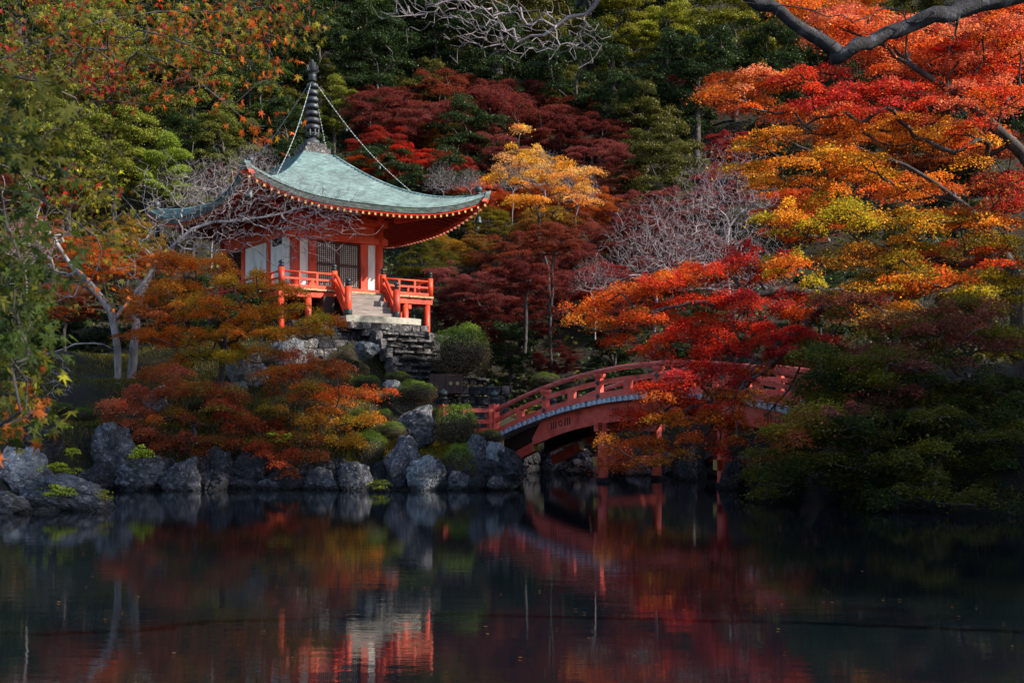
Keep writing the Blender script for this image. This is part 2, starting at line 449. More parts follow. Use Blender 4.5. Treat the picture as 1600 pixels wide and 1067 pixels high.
for face in range(4):
    mb = MB()
    vs = []; rows = []
    for k in range(NC):
        s0 = k / NC; s1 = (k + 1) / NC
        for s, dz in ((s0, .0), (s1, .055)):
            if dz and k == NC - 1: dz = .01
            row = []
            for j in range(NT + 1):
                t = -1 + 2 * j / NT
                row.append(len(vs)); vs.append(roof_p(face, s, t, dz))
            rows.append(row)
    fs = []
    for i in range(len(rows) - 1):
        for j in range(NT):
            fs.append((rows[i + 1][j], rows[i + 1][j + 1], rows[i][j + 1], rows[i][j])[::-1] if 0 else (rows[i][j], rows[i + 1][j], rows[i + 1][j + 1], rows[i][j + 1]))
    mb.add(vs, fs); mb.sm = [False] * len(mb.f)
    mb.part('roof_face', 'verdigris', hall)
    # thick eave edge: pale drip strip, dark layered bark edge, red fascia
    for (d0, d1, ins0, ins1, mt, nm) in ((.012, -.07, .0, .0, 'verdigris', 'eave_strip'), (-.072, -.30, .03, .10, 'eave_edge', 'eave_edge'), (-.302, -.44, .14, .20, 'vermilion', 'fascia')):
        mb = MB()
        for j in range(NT):
            t0 = -1 + 2 * j / NT; t1 = -1 + 2 * (j + 1) / NT
            q = []
            for t in (t0, t1):
                for (d, ins) in ((d0, ins0), (d1, ins1)):
                    p = roof_p(face, 1, t, d); nrm = [(0, 1), (-1, 0), (0, -1), (1, 0)][face]
                    q.append((p[0] + nrm[0] * ins, p[1] + nrm[1] * ins, p[2], nrm))
            A, B, C_, D = q
            w = .25
            back = lambda p: (p[0] + p[3][0] * w, p[1] + p[3][1] * w, p[2])
            f3 = lambda p: p[:3]
            mb.hexa([f3(B), f3(D), back(D), back(B)], [f3(A), f3(C_), back(C_), back(A)])
        mb.part(nm, mt, hall)
    # soffit boards
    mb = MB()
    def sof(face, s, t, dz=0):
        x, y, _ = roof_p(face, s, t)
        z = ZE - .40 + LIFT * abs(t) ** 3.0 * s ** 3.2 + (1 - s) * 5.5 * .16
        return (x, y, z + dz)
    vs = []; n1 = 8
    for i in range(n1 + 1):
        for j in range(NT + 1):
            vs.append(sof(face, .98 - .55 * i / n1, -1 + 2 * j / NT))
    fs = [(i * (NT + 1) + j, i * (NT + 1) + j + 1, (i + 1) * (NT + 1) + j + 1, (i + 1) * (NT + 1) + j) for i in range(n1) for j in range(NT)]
    mb.add(vs, fs); mb.part('soffit', 'vermilion_shaded', hall)
    nr = 38
    for k in range(nr):
        t = -1 + 2 * (k + .5) / nr * 1.0
        W_ = WA if face in (0, 2) else WB
        D_ = WB if face in (0, 2) else WA
        ln_in = min(2.9, D_ * (1 - abs(t)) + .12)
        nrm = [(0, 1), (-1, 0), (0, -1), (1, 0)][face]
        mb = MB()
        p0 = Vector(sof(face, .985, t, -.07)); pts = []
        base = Vector((p0.x, p0.y, 0))
        for q in (0, .5, 1):
            s = .985 - q * ln_in / D_
            z = sof(face, s, t * .985 / max(s, .05) if abs(t * .985 / max(s, .05)) <= 1 else math.copysign(1, t), -.07)[2]
            pts.append(Vector((base.x + nrm[0] * ln_in * q, base.y + nrm[1] * ln_in * q, z)))
        mb.bar(pts[0], pts[1], .085, .10); mb.bar(pts[1], pts[2], .085, .10)
        mb.cur = 1
        e0 = pts[0] - Vector((nrm[0], nrm[1], 0)) * .004
        mb.bar(e0 - Vector((nrm[0], nrm[1], 0)) * .012, e0, .088, .104)
        mb.part('rafter', ['vermilion_shaded', 'yellow_paint'], hall)
# hip beams, ridge ornaments, wind bells
for sx, sy in ((-1, -1), (1, -1), (1, 1), (-1, 1)):
    fc = 0 if sy < 0 else 2
    def hp(s, dz=0):
        t = sx if fc == 0 else -sx
        p = roof_p(fc, s, t, dz); return Vector(p)
    mb = MB()
    a = hp(.93); inn = hp(.42)
    mb.bar(Vector((a.x, a.y, a.z - .60)), Vector((inn.x, inn.y, 11.15)), .17, .22)
    mb.cur = 1
    d = (a - inn); d.z = 0; d.normalize()
    mb.bar(Vector((a.x, a.y, a.z - .60)) + d * .02, Vector((a.x, a.y, a.z - .60)), .175, .225)
    mb.part('hip_beam', ['vermilion', 'yellow_paint'], hall)
    mb = MB(); mb.tube([hp(s, .035) for s in np.linspace(.02, 1.0, 22)], [.07] * 18 + [.06, .05, .04, .03], 6)
    mb.part('hip_ridge', 'verdigris', hall)
    mb = MB(); c = hp(.93, .02)
    mb.lathe(c, [(.13, 0), (.15, .05), (.09, .08), (.15, .13), (.19, .22), (.17, .31), (.10, .37), (.02, .43)], 14)
    mb.part('ridge_jewel', 'iron', hall)
    mb = MB(); c = hp(.93); c = Vector((c.x, c.y, c.z - 1.22))
    mb.tube([c + Vector((0, 0, .30)), c + Vector((0, 0, .52))], .015, 5)
    mb.lathe(c, [(.17, 0), (.155, .03), (.13, .12), (.12, .24), (.07, .30), (.02, .33)], 14)
    mb.tube([c + Vector((0, 0, -.16)), c + Vector((0, 0, .05))], .012, 5); mb.box((c.x, c.y, c.z - .2), (.1, .01, .1))
    mb.part('wind_bell', 'bronze', hall)
# finial
fin = MB()
cz0 = ZT - .05
mb = MB(); mb.box((CA, CB, cz0 + .12), (1.25, 1.25, .34)); mb.box((CA, CB, cz0 + .41), (.98, .98, .22)); mb.part('finial_base', 'cut_stone', hall, bevel=.015)
mb = MB(); mb.lathe((CA, CB, cz0 + .52), [(.34, 0), (.36, .08), (.30, .2), (.16, .28), (.13, .32)], 20); mb.part('inverted_bowl', 'iron', hall)
mb = MB(); mb.lathe((CA, CB, cz0 + .80), [(.10, 0), (.12, .05), (.24, .12), (.30, .22), (.27, .26), (.12, .3)], 12)
for k in range(8):
    t = k * math.pi / 4
    mb.box((CA + .29 * math.cos(t), CB + .29 * math.sin(t), cz0 + 1.12), (.05, .05, .26)); mb.box((CA + .25 * math.cos(t), CB + .25 * math.sin(t), cz0 + .98), (.06, .06, .12))
mb.part('lotus_petals', 'iron', hall)
mb = MB(); mb.lathe((CA, CB, cz0 + .5), [(.075, 0), (.075, 3.4), (.05, 3.9)], 10); mb.part('finial_pole', 'iron', hall)
for k in range(7):
    z = cz0 + 1.22 + k * .315; r = .335 - k * .014
    mb = MB(); mb.lathe((CA, CB, z), [(.12, 0), (r, .0), (r + .012, .07), (r, .17), (r * .8, .20), (.12, .20)], 20)
    mb.part('finial_ring', 'iron', hall)
mb = MB(); mb.lathe((CA, CB, cz0 + 3.42), [(.16, 0), (.19, .03), (.17, .2), (.19, .28), (.13, .31)], 14); mb.lathe((CA, CB, cz0 + 3.74), [(.1, 0), (.17, .08), (.18, .18), (.13, .28), (.05, .36), (.01, .44)], 12)
mb.part('finial_cap', 'iron', hall)
mb = MB()
for k in range(16):
    t = k * math.pi / 8
    for (r0, r1, z0, z1) in ((.12, .30, .36, .52), (.13, .27, .28, .72), (.10, .16, .5, .86)):
        t2 = t + (r1 * .7)
        mb.bar((CA + r0 * math.cos(t2), CB + r0 * math.sin(t2), cz0 + 3.4 + z0), (CA + r1 * math.cos(t2), CB + r1 * math.sin(t2), cz0 + 3.4 + z1), .05, .025)
mb.part('flame_crown', 'iron', hall)
for sx, sy in ((-1, -1), (1, -1), (1, 1), (-1, 1)):
    fc = 0 if sy < 0 else 2
    e = Vector(roof_p(fc, .52, sx if fc == 0 else -sx, .1)); a = Vector((CA + sx * .1, CB + sy * .1, cz0 + 3.35))
    pts = []
    for k in range(25):
        q = k / 24; p = a.lerp(e, q); p.z -= .38 * math.sin(math.pi * q); pts.append(p)
    mb = MB(); mb.tube(pts, .014, 5)
    for k in range(1, 50):
        q = k / 50; p = a.lerp(e, q); p.z -= .38 * math.sin(math.pi * q)
        mb.box(p, (.045, .045, .035) if k % 2 else (.02, .05, .035))
    o = mb.part('finial_chain', 'chain', hall)
    for q in (.33, .68):
        p = a.lerp(e, q); p.z -= .38 * math.sin(math.pi * q) + .28
        mb = MB(); mb.lathe(p, [(.075, 0), (.065, .03), (.055, .13), (.02, .18)], 10); mb.tube([p + Vector((0, 0, .17)), p + Vector((0, 0, .28))], .008, 4)
        mb.part('chain_bell', 'bronze', o)
# walls: columns, panels, beams
WALLB = 8.0; WT = 10.02
def colm(a, b, w=.38, z0=6.0, z1=11.2, nm='column', mt='vermilion'):
    mb = MB(); mb.lathe((a, b, z0), [(w / 2, 0), (w / 2, z1 - z0)], 16); mb.part(nm, mt, hall)
for a in (.19, 4.21): colm(a, 0)
for b in (2.3, 5.27, 8.0): colm(0, b, .34); colm(4.4, b, .34)
for a in (.95, 3.44):
    mb = MB(); mb.box((a, 0, (7.75 + 10.0) / 2), (.36, .24, 2.25)); mb.part('door_post', 'vermilion', hall, bevel=.01)
def panel(a0, b0, a1, b1, z0, z1, mt, nm='wall_panel', th=.08):
    mb = MB(); mb.bar((a0, b0, (z0 + z1) / 2), (a1, b1, (z0 + z1) / 2), th, z1 - z0); mb.part(nm, mt, hall)
for (x0, x1) in ((.38, .77), (3.62, 4.03)): panel(x0, .03, x1, .03, 8.02, WT, 'white_wall')
for side in (0, 4.4):
    panel(side, .2, side, 2.13, 8.02, WT + .3, 'white_wall'); panel(side, 2.47, side, 5.10, 8.02, WT + .3, 'white_wall')
panel(0, 8.0, 4.4, 8.0, 7.7, 11, 'white_wall')
for z, h, d in ((7.88, .26, .30), (10.16, .28, .30), (10.98, .30, .34)):
    mb = MB(); mb.box((2.2, -.02, z), (4.75, d, h)); mb.part('wall_beam', 'vermilion', hall, bevel=.01)
    for side in (-.02, 4.42):
        mb = MB(); mb.box((side, 4.1, z + (.12 if 10 < z < 10.5 else 0)), (d - .03, 8.2, h - .02)); mb.part('wall_beam', 'vermilion', hall, bevel=.01)
panel(.1, .03, 4.3, .03, 10.30, 10.84, 'vermilion', 'frieze_board'); panel(.0, .1, .0, 8, 10.4, 10.84, 'vermilion', 'frieze_board'); panel(4.4, .1, 4.4, 8, 10.4, 10.84, 'vermilion', 'frieze_board')
panel(.1, .0, 4.3, .0, 11.12, 11.75, 'vermilion', 'frieze_board'); panel(.0, .1, .0, 8, 11.12, 11.75, 'vermilion', 'frieze_board'); panel(4.4, .1, 4.4, 8, 11.12, 11.75, 'vermilion', 'frieze_board')
# brackets on the columns
for (a, b, f) in ((.19, 0, 0), (.95, 0, 0), (3.44, 0, 0), (4.21, 0, 0), (0, 2.3, 1), (0, 5.27, 1), (0, 8, 1), (2.2, 0, 0)):
    mb = MB()
    for i, (w, z, o) in enumerate(((.34, 11.22, .0), (.9, 11.40, .22), (1.2, 11.58, .5))):
        if f: mb.box((a - o - .1, b, z), (.28, w, .15)); mb.box((a - o / 2 - .1, b, z - .02), (o + .3, .2, .13))
        else: mb.box((a, b - o - .1, z), (w, .28, .15)); mb.box((a, b - o / 2 - .1, z - .02), (.2, o + .3, .13))
    mb.part('bracket', 'vermilion', hall, bevel=.01)
# front lattice doors (two leaves) and side lattice door
def lattice(parent, a0, a1, z0, z1, f='front', pos=0.0, nx=14, nz=26, back='paper'):
    mb = MB()
    def bx(u, z, w, h, d, off=0):
        if f == 'front': mb.box((u, pos - off, z), (w, d, h))
        else: mb.box((pos - off, u, z), (d, w, h))
    mb.cur = 1; bx((a0 + a1) / 2, (z0 + z1) / 2, a1 - a0 - .1, z1 - z0 - .1, .02, -.03); mb.cur = 0
    for s in (a0 + .04, a1 - .04): bx(s, (z0 + z1) / 2, .08, z1 - z0, .09)
    for z in (z0 + .05, z1 - .05, z0 + (z1 - z0) * .5): bx((a0 + a1) / 2, z, a1 - a0 - .16, .09, .085)
    for k in range(1, nx): bx(a0 + (a1 - a0) * k / nx, (z0 + z1) / 2, .020, z1 - z0 - .1, .04)
    for k in range(1, nz): bx((a0 + a1) / 2, z0 + (z1 - z0) * k / nz, a1 - a0 - .1, .020, .034)
    return mb.part('lattice_door', ['lattice_wood', back], parent)
lattice(hall, 1.13, 2.19, 8.02, 10.0, 'front', .02, 11, 22)
lattice(hall, 2.20, 3.26, 8.02, 10.0, 'front', .02, 11, 22)
lattice(hall, 5.45, 6.6, 8.02, 10.2, 'side', .0, 8, 14, 'black'); lattice(hall, 6.62, 7.8, 8.02, 10.2, 'side', .0, 8, 14, 'black')
# window of the left wall, dark slatted above the white bay
mb = MB(); mb.box((-.06, 1.35, 10.1), (.05, .9, .5))
for k in range(7): mb.box((-.1, .95 + k * .13, 10.1), (.04, .05, .5))
mb.part('slatted_window', 'dark_wood', hall)
# deck planks
DZ = 7.70
def plank(name, c, d, mt='deck_wood', par=hall): 
    mb = MB(); mb.box(c, d); return mb.part(name, mt, par)
k = 0
a = -1.3
while a < 6.05:
    w = .245; plank('deck_plank', (a + w / 2, -.78 + random.uniform(-.012, .012), DZ - .04 + random.uniform(-.004, .004)), (w - .008, 1.84, .08)); a += w
b = .15
while b < 8.0:
    for c in (-.65, 5.35):
        plank('deck_plank', (c - (.06 if c < 0 else -.06), b + .12, DZ - .04 + random.uniform(-.004, .004)), (1.3 if c < 0 else 1.6, .237, .08))
    b += .245
# under-deck beams, posts, dark boarding
for (c, d) in (((2.4, -1.5, 7.47), (7.3, .2, .26)), ((2.4, -.3, 7.47), (7.3, .18, .26)), ((-1.1, 3.2, 7.46), (.2, 9.2, .24)), ((5.85, 3.2, 7.46), (.2, 9.2, .24)), ((4.9, -.75, 7.2), (.16, 1.7, .18))):
    mb = MB(); mb.box(c, d); mb.part('deck_beam', 'vermilion', hall, bevel=.01)
for (a, b) in ((-1.1, -1.45), (.12, -1.45), (4.75, -1.45), (5.85, -1.45), (-1.1, 1.5), (-1.1, 4.5), (5.85, 1.0), (5.85, 4), (4.6, .9)):
    mb = MB(); mb.lathe((a, b, 5.2), [(.14, 0), (.14, 2.15)], 12); mb.part('deck_post', 'vermilion', hall)
mb = MB(); mb.box((2.2, .12, 6.5), (4.3, .1, 2.0)); mb.box((.02, 4, 6.5), (.1, 7.8, 2.0)); mb.part('underfloor_boarding', 'dark_wood', hall)
mb = MB(); mb.box((.92, -1.2, 6.9), (.5, 1.2, 1.0)); mb.part('stair_side_box', 'dark_wood', hall)
# railings
def giboshi(mb, c, s=1.0):
    mb.lathe(c, [(.125 * s, 0), (.13 * s, .02 * s), (.125 * s, .14 * s), (.14 * s, .15 * s), (.14 * s, .18 * s), (.085 * s, .20 * s), (.085 * s, .225 * s), (.125 * s, .25 * s), (.14 * s, .30 * s), (.12 * s, .36 * s), (.06 * s, .40 * s), (.015 * s, .44 * s)], 16)
def post(a, b, z0, z1, r=.13, base=False, s=.8):
    mb = MB(); mb.lathe((a, b, z0), [(r, 0), (r, z1 - z0)], 14)
    o = mb.part('railing_post', 'vermilion', hall)
    mb = MB(); giboshi(mb, (a, b, z1 - .04), s); mb.part('post_finial', 'bronze', o)
    if base:
        mb = MB(); mb.lathe((a, b, z0 - .01), [(r + .02, 0), (r + .02, .3), (r + .01, .33)], 14); mb.part('post_shoe', 'bronze', o)
for (a, b) in ((-1.09, -1.5), (1.3, -1.5), (3.62, -1.5), (5.98, -1.5)): post(a, b, 7.70, 8.52)
def railrun(p, q, n):
    p = Vector(p); q = Vector(q); d = (q - p).normalized()
    mb = MB(); mb.tube([p + Vector((0, 0, .68)), q + Vector((0, 0, .68))], .045, 8); mb.part('handrail', 'vermilion', hall)
    for z, w, h in ((.40, .09, .08), (.09, .13, .12)):
        mb = MB(); mb.bar(p + Vector((0, 0, z)), q + Vector((0, 0, z)), w, h); mb.part('lower_rail', 'vermilion', hall)
    for k in range(1, n):
        c = p.lerp(q, k / n); mb = MB(); mb.box((c.x, c.y, 7.70 + .40), (.085, .085, .51)); mb.part('rail_upright', 'vermilion', hall)
railrun((-1.09, -1.5, 7.70), (1.3, -1.5, 7.70), 3); railrun((3.62, -1.5, 7.70), (5.98, -1.5, 7.70), 3)
railrun((-1.09, -1.5, 7.70), (-1.09, 7.6, 7.70), 9); railrun((5.98, -1.5, 7.70), (5.98, 7.6, 7.70), 9)
for (a0, a1) in ((1.3, 1.16), (3.62, 3.42)):
    post(a1, -3.1, 6.45, 7.72, .15, True, .9)
    for zo, r in ((.62, .075), (.30, .09), (.02, .10)):
        pts = []
        for k in range(9):
            q = k / 8; e = q * q * (3 - 2 * q)
            pts.append((a0 + (a1 - a0) * q, -1.5 - 1.6 * q, 7.72 + zo - (1.12 if zo > .1 else 1.15) * e))
        mb = MB(); mb.tube(pts, r, 8); mb.part('stair_rail', 'vermilion', hall)
for k in range(4):
    z1 = 7.62 - .29 * (k + 0) - .05; mb = MB()
    mb.box((2.36, -1.70 - .34 * k - .17, z1 - .16), (2.05, .36, .30)); mb.part('wooden_step', 'old_wood', hall, bevel=.02)
# ================================================================== SLAB, STONE STAIR, RETAINING WALL
def rough_block(size, seed, rough=.05, n=3):
    """bevelled irregular block"""
    r = random.Random(seed)
    sx, sy, sz = size
    me_ = bpy.data.meshes.new('stone')
    import bmesh
    bm = bmesh.new(); bmesh.ops.create_cube(bm, size=1)
    bmesh.ops.bevel(bm, geom=bm.edges[:] , offset=.09, segments=1, affect='EDGES')
    for v in bm.verts:
        v.co.x = v.co.x * sx + r.uniform(-1, 1) * rough * min(sx, .5); v.co.y = v.co.y * sy + r.uniform(-1, 1) * rough * min(sy, .5); v.co.z = v.co.z * sz + r.uniform(-1, 1) * rough * min(sz, .5)
    bm.to_mesh(me_); bm.free()
    return me_
def mset(me_, m):
    me_.materials.clear(); me_.materials.append(M[m]); return me_
stair = thing('stone_stair', 'steep flight of rough dark stone steps below the temple hall', 'stairs', (HO[0], HO[1], 0), TH)
slab = rough_block((3.45, 1.25, .30), 3, .015); mset(slab, 'pale_stone'); part('landing_slab', slab, stair, (2.33, -3.55, 6.30), label='pale flat landing slab at the top of the stone stair')
blk = {}
def blockmesh(w, h, d, m):
    key = (round(w, 1), round(h, 2), round(d, 1), random.randrange(3), m)
    if key not in blk: blk[key] = mset(rough_block((key[0] - .015, key[2], key[1]), sum(map(ord, str(key))) % 999, .11), m)
    return blk[key]
def row(parent, a0, a1, b, z, h, d, wmin=.35, wmax=.6, m='cut_stone'):
    a = a0
    while a < a1 - .12:
        w = round(min(random.uniform(wmin, wmax), a1 - a), 1)
        if w < .15: break
        part('stone', blockmesh(w, h, d, random.choice([m, m, 'cut_stone', 'rock_dark'])), parent, (a + w / 2, b + random.uniform(-.03, .03), z + random.uniform(-.012, .012)), (0, 0, random.uniform(-.02, .02)))
        a += w
row(stair, .75, 4.35, -3.75, 6.02, .30, .9); row(stair, 1.3, 4.3, -3.82, 5.74, .30, .9)
for k in range(8):
    z = 5.62 - k * .265; b = -4.25 - k * .33
    ex = .0 if k < 5 else .25 * (k - 4)
    row(stair, 1.95 - ex, 4.15 + ex * 2.0, b + .06, z - .03, .19, .5, .3, .55, 'rock_dark')
    row(stair, 1.93 - ex, 4.17 + ex * 2.0, b - .02, z + .105, .085, .6, .5, 1.1, 'cut_stone')
for (a, b0, b1, z0, z1) in ((1.80, -4.1, -5.9, 5.85, 4.35), (4.28, -4.1, -5.9, 5.85, 4.35)):
    for k in range(4):
        q = k / 4; me_ = blockmesh(.3, .5, .6, 'cut_stone'); part('stair_curb', me_, stair, (a, b0 + (b1 - b0) * (q + .12), z0 + (z1 - z0) * (q + .12) - .1), (math.radians(0), 0, 0))
rw = thing('retaining_wall', 'dark rough stone retaining wall under the hall, left of the stone stair', 'wall', (HO[0], HO[1], 0), TH)
for k in range(7):
    row(rw, -1.6 + .1 * k, 1.75 - .0 * k, -3.3 - .13 * k, 5.95 - k * .36, .36, .8, .4, .9, 'rock_dark')
for k in range(6):
    row(rw, 4.45, 6.2, -2.4 - .12 * k, 5.75 - k * .36, .36, .8, .4, .9, 'rock_dark')
for k in range(2):   # low front terrace wall right of the steps
    pass
tw = thing('terrace_wall', 'low dark stone terrace wall behind the offering box and bridge post', 'wall', (-4.1, 47.6, 0), math.radians(4))
row(tw, .6, 4.0, .2, 2.95, .42, .6, .7, 1.3, 'cut_stone'); row(tw, .4, 4.0, -.0, 2.55, .4, .6, .7, 1.3, 'rock_dark'); row(tw, .2, 4.0, .1, 3.35, .35, .6, .5, .9, 'cut_stone')
row(tw, .2, 3.6, -.5, 2.2, .34, .5, .7, 1.2, 'cut_stone')
row(tw, .2, 3.6, -.8, 1.9, .34, .5, .7, 1.2, 'cut_stone')
# offering box with two crests
ob = thing('offering_box', 'dark wooden offering box with two round crests at the foot of the stone stair', 'box', P(696, 600, 46.9), math.radians(6))
mb = MB(); mb.box((0, 0, .0), (1.25, .5, .75)); mb.part('box_body', 'dark_wood', ob, bevel=.012)
mb = MB()
for x in (-.36, .36): mb.box((x, -.27, 0), (.05, .03, .70))
for z in (-.36, .36): mb.box((.33, -.27, z * .9), (.55, .03, .05))
mb.box((.06, -.27, 0), (.05, .03, .7)); mb.part('box_frame', 'lattice_wood', ob)
M['gold_mark'] = mat('gold_mark', (.30, .22, .12), .5)
for x in (.19, .45):
    mb = MB()
    for k in range(5):
        t = math.pi / 2 + k * 2 * math.pi / 5; mb.lathe((x + .045 * math.cos(t), -.262, .02 + .045 * math.sin(t)), [(.001, 0), (.001, .001)], 3)
        pts = [(x + .045 * math.cos(t) + .032 * math.cos(u * math.pi / 4), -.268, .02 + .045 * math.sin(t) + .032 * math.sin(u * math.pi / 4)) for u in range(8)]
        mb.add(pts + [(p[0], -.255, p[2]) for p in pts], [tuple(range(8))] + [(i, (i + 1) % 8, 8 + (i + 1) % 8, 8 + i) for i in range(8)])
    mb.part('crest', 'gold_mark', ob)
mb = MB()
for sx in (-.55, .55): mb.box((sx, 0, -.65), (.1, .4, .6))
mb.part('leg', 'dark_wood', ob)

# ================================================================== BRIDGE
B0 = Vector((-.6, 46.5, 0)); BA = math.atan2(-10.5, 10.1); BL = 16.3
bridge = thing('arched_bridge', 'red wooden arched footbridge with black capped posts crossing the dark pond', 'bridge', B0, BA)
def zr(x): return 4.05 - 4.7 * (x / 14.57 - .56) ** 2      # handrail height
BW = 3.2
def arc(x0, x1, y, dz, n=20): return [(x0 + (x1 - x0) * k / n, y, zr(x0 + (x1 - x0) * k / n) + dz) for k in range(n + 1)]
def beam(x0, x1, y, dz, w, h, nm, mt='bridge_red', n=20, bevel=0.0, label=None):
    mb = MB(); p = arc(x0, x1, y, dz, n)
    vs = []; 
    for q in p:
        vs += [(q[0], q[1] - w / 2, q[2] - h / 2), (q[0], q[1] + w / 2, q[2] - h / 2), (q[0], q[1] + w / 2, q[2] + h / 2), (q[0], q[1] - w / 2, q[2] + h / 2)]
    fs = [(3, 2, 1, 0), (n * 4, n * 4 + 1, n * 4 + 2, n * 4 + 3)]
    for i in range(n):
        for j in range(4): fs.append((i * 4 + j, i * 4 + (j + 1) % 4, (i + 1) * 4 + (j + 1) % 4, (i + 1) * 4 + j))
    mb.add(vs, fs); return mb.part(nm, mt, bridge, label=label)
for y in (0.0, BW):
    mb = MB(); mb.tube(arc(-.05, BL, y, 0.0, 40), .085, 10); mb.part('handrail', 'rail_worn', bridge)
    beam(0, BL, y, -.40, .13, .15, 'middle_rail')
    beam(0, BL, y, -.86, .20, .20, 'sill_rail')
    for k in range(1, 6):
        x = k * 2.65
        mb = MB(); z = zr(x)
        mb.box((x, y, z - .58), (.23, .19, .62)); mb.part('rail_post', 'bridge_red', bridge, bevel=.012)
        mb = MB(); mb.hexa([(x - .10, y - .10, z - .27), (x + .10, y - .10, z - .27), (x + .10, y + .10, z - .27), (x - .10, y + .10, z - .27)],
                          [(x - .18, y - .13, z - .19), (x + .18, y - .13, z - .19), (x + .18, y + .13, z - .19), (x - .18, y + .13, z - .19)])
        mb.box((x, y, z - .135), (.36, .26, .10)); mb.part('bearing_block', 'bridge_red', bridge, bevel=.015)
        for dz in (-.40, -.86):
            mb = MB(); sgn = -1 if y == 0 else 1
            yy = y + sgn * .115
            pts = [(x, yy, z + dz - .11), (x + .11, yy, z + dz), (x, yy, z + dz + .11), (x - .11, yy, z + dz)]
            mb.add(pts + [(p[0], yy - sgn * .03, p[2]) for p in pts], [(0, 1, 2, 3), (7, 6, 5, 4), (0, 4, 5, 1), (1, 5, 6, 2), (2, 6, 7, 3), (3, 7, 4, 0)])
            mb.part('iron_fitting', 'iron', bridge)
    for k in range(6):
        for x in ([k * 2.65 + 1.32]):
            if x > BL: continue
            mb = MB(); z = zr(x); mb.box((x, y, z - .63), (.32, .15, .30)); mb.part('rail_strut', 'bridge_red', bridge, bevel=.01)
    for x, z0 in ((-.12, 1.1), (BL + .1, 1.2)):
        zt = zr(x) + .28
        mb = MB(); mb.box((x, y, (z0 + zt) / 2), (.30, .30, zt - z0)); o = mb.part('newel_post', 'bridge_red', bridge, bevel=.015)
        mb = MB(); giboshi(mb, (x, y, zt - .02), 1.25); mb.part('post_finial', 'bronze', o)
# planks
x = .12
pm = MB(); pm.box((0, 0, -.03), (.225, BW + .62, .17)); pmesh = pm.mesh('plank', 'plank_grey')
pm = MB(); pm.box((0, 0, -.03), (.228, BW + .54, .16)); pmesh2 = pm.mesh('plank', 'plank_grey')
k = 0
while x < BL:
    sl_ = math.atan((zr(x + .1) - zr(x - .1)) / .2)
    part('deck_plank', random.choice([pmesh, pmesh, pmesh2]), bridge, (x, BW / 2 + random.uniform(-.03, .03), zr(x) - 1.06), (0, -sl_, 0)); x += .245
for y in (.14, BW - .14):
    # deep girder with a swept left end
    mb = MB(); n = 30; x0 = 1.9; x1 = BL - 1.6
    for i in range(n):
        xa = x0 + (x1 - x0) * i / n; xb = x0 + (x1 - x0) * (i + 1) / n
        cut = lambda x: min(.62, .10 + .52 * min(1, min(x - x0, x1 - x) / .55) ** .6) 
        za, zb = zr(xa) - 1.12, zr(xb) - 1.12
        lo = lambda x: -(.72 + .10 * math.exp(-((x - x0) / 1.2) ** 2))
        sh = .62 * max(0, 1 - (xa - x0) / .5); sh2 = .62 * max(0, 1 - (xb - x0) / .5)
        mb.hexa([(xa, y - .09, za + lo(xa) + 0), (xb, y - .09, zb + lo(xb)), (xb, y + .09, zb + lo(xb)), (xa, y + .09, za + lo(xa))],
                [(xa, y - .09, za - sh * .9), (xb, y - .09, zb - sh2 * .9), (xb, y + .09, zb - sh2 * .9), (xa, y + .09, za - sh * .9)])
    mb.part('girder', 'bridge_red', bridge)
    sgn = -1 if y < 1 else 1
    for xc in (3.35, 6.35, 9.6, 12.6):
        mb = MB()
        for j in (-4, -3, -2, 2, 3, 4):
            xx = xc + j * .115 ; mb.box((xx, y + sgn * .093, zr(xx) - 1.48), (.055, .012, .27))
        for u in range(8):
            t = u * math.pi / 4; mb.box((xc + .09 * math.cos(t), y + sgn * .093, zr(xc) - 1.48 + .09 * math.sin(t)), (.05, .012, .05))
        mb.part('carved_slots', 'lattice_wood', bridge)
beam(.3, BL - .3, BW / 2, -1.30, .2, .3, 'girder'); beam(.0, 2.3, .5, -1.45, .2, .55, 'end_beam', 'dark_wood'); beam(.0, 2.3, BW - .5, -1.45, .2, .55, 'end_beam', 'dark_wood')
# corbel under the left end with a tan sawn end
for y in (.35, BW - .35):
    mb = MB(); mb.bar((.3, y, .62), (1.75, y, 1.18), .26, .34); mb.cur = 1; mb.bar((1.75, y, 1.18), (1.80, y, 1.20), .265, .345)
    mb.part('corbel', ['bridge_red', 'yellow_paint'], bridge)
for xp in (5.35, 10.5):
    for y in (.12, BW - .12):
        zt = zr(xp) - 1.8
        mb = MB(); mb.lathe((xp, y, -1.3), [(.19, 0), (.18, zt + 1.3)], 14); o = mb.part('pier_post', 'bridge_red', bridge)
        mb = MB(); mb.lathe((xp, y, -1.3), [(.24, 0), (.24, 1.42), (.2, 1.45)], 14); mb.part('pier_footing', 'rock_dark', o)
    for z in (.72, zr(xp) - 1.95):
        mb = MB(); mb.box((xp, BW / 2, z), (.2, BW + .5, .32)); mb.part('cross_beam', 'bridge_red', bridge, bevel=.01)
        if z < 1:
            mb = MB()
            for yy in (-.27, BW + .27): mb.box((xp, yy, z), (.16, .05, .33))
            mb.part('beam_end', 'yellow_paint', bridge)
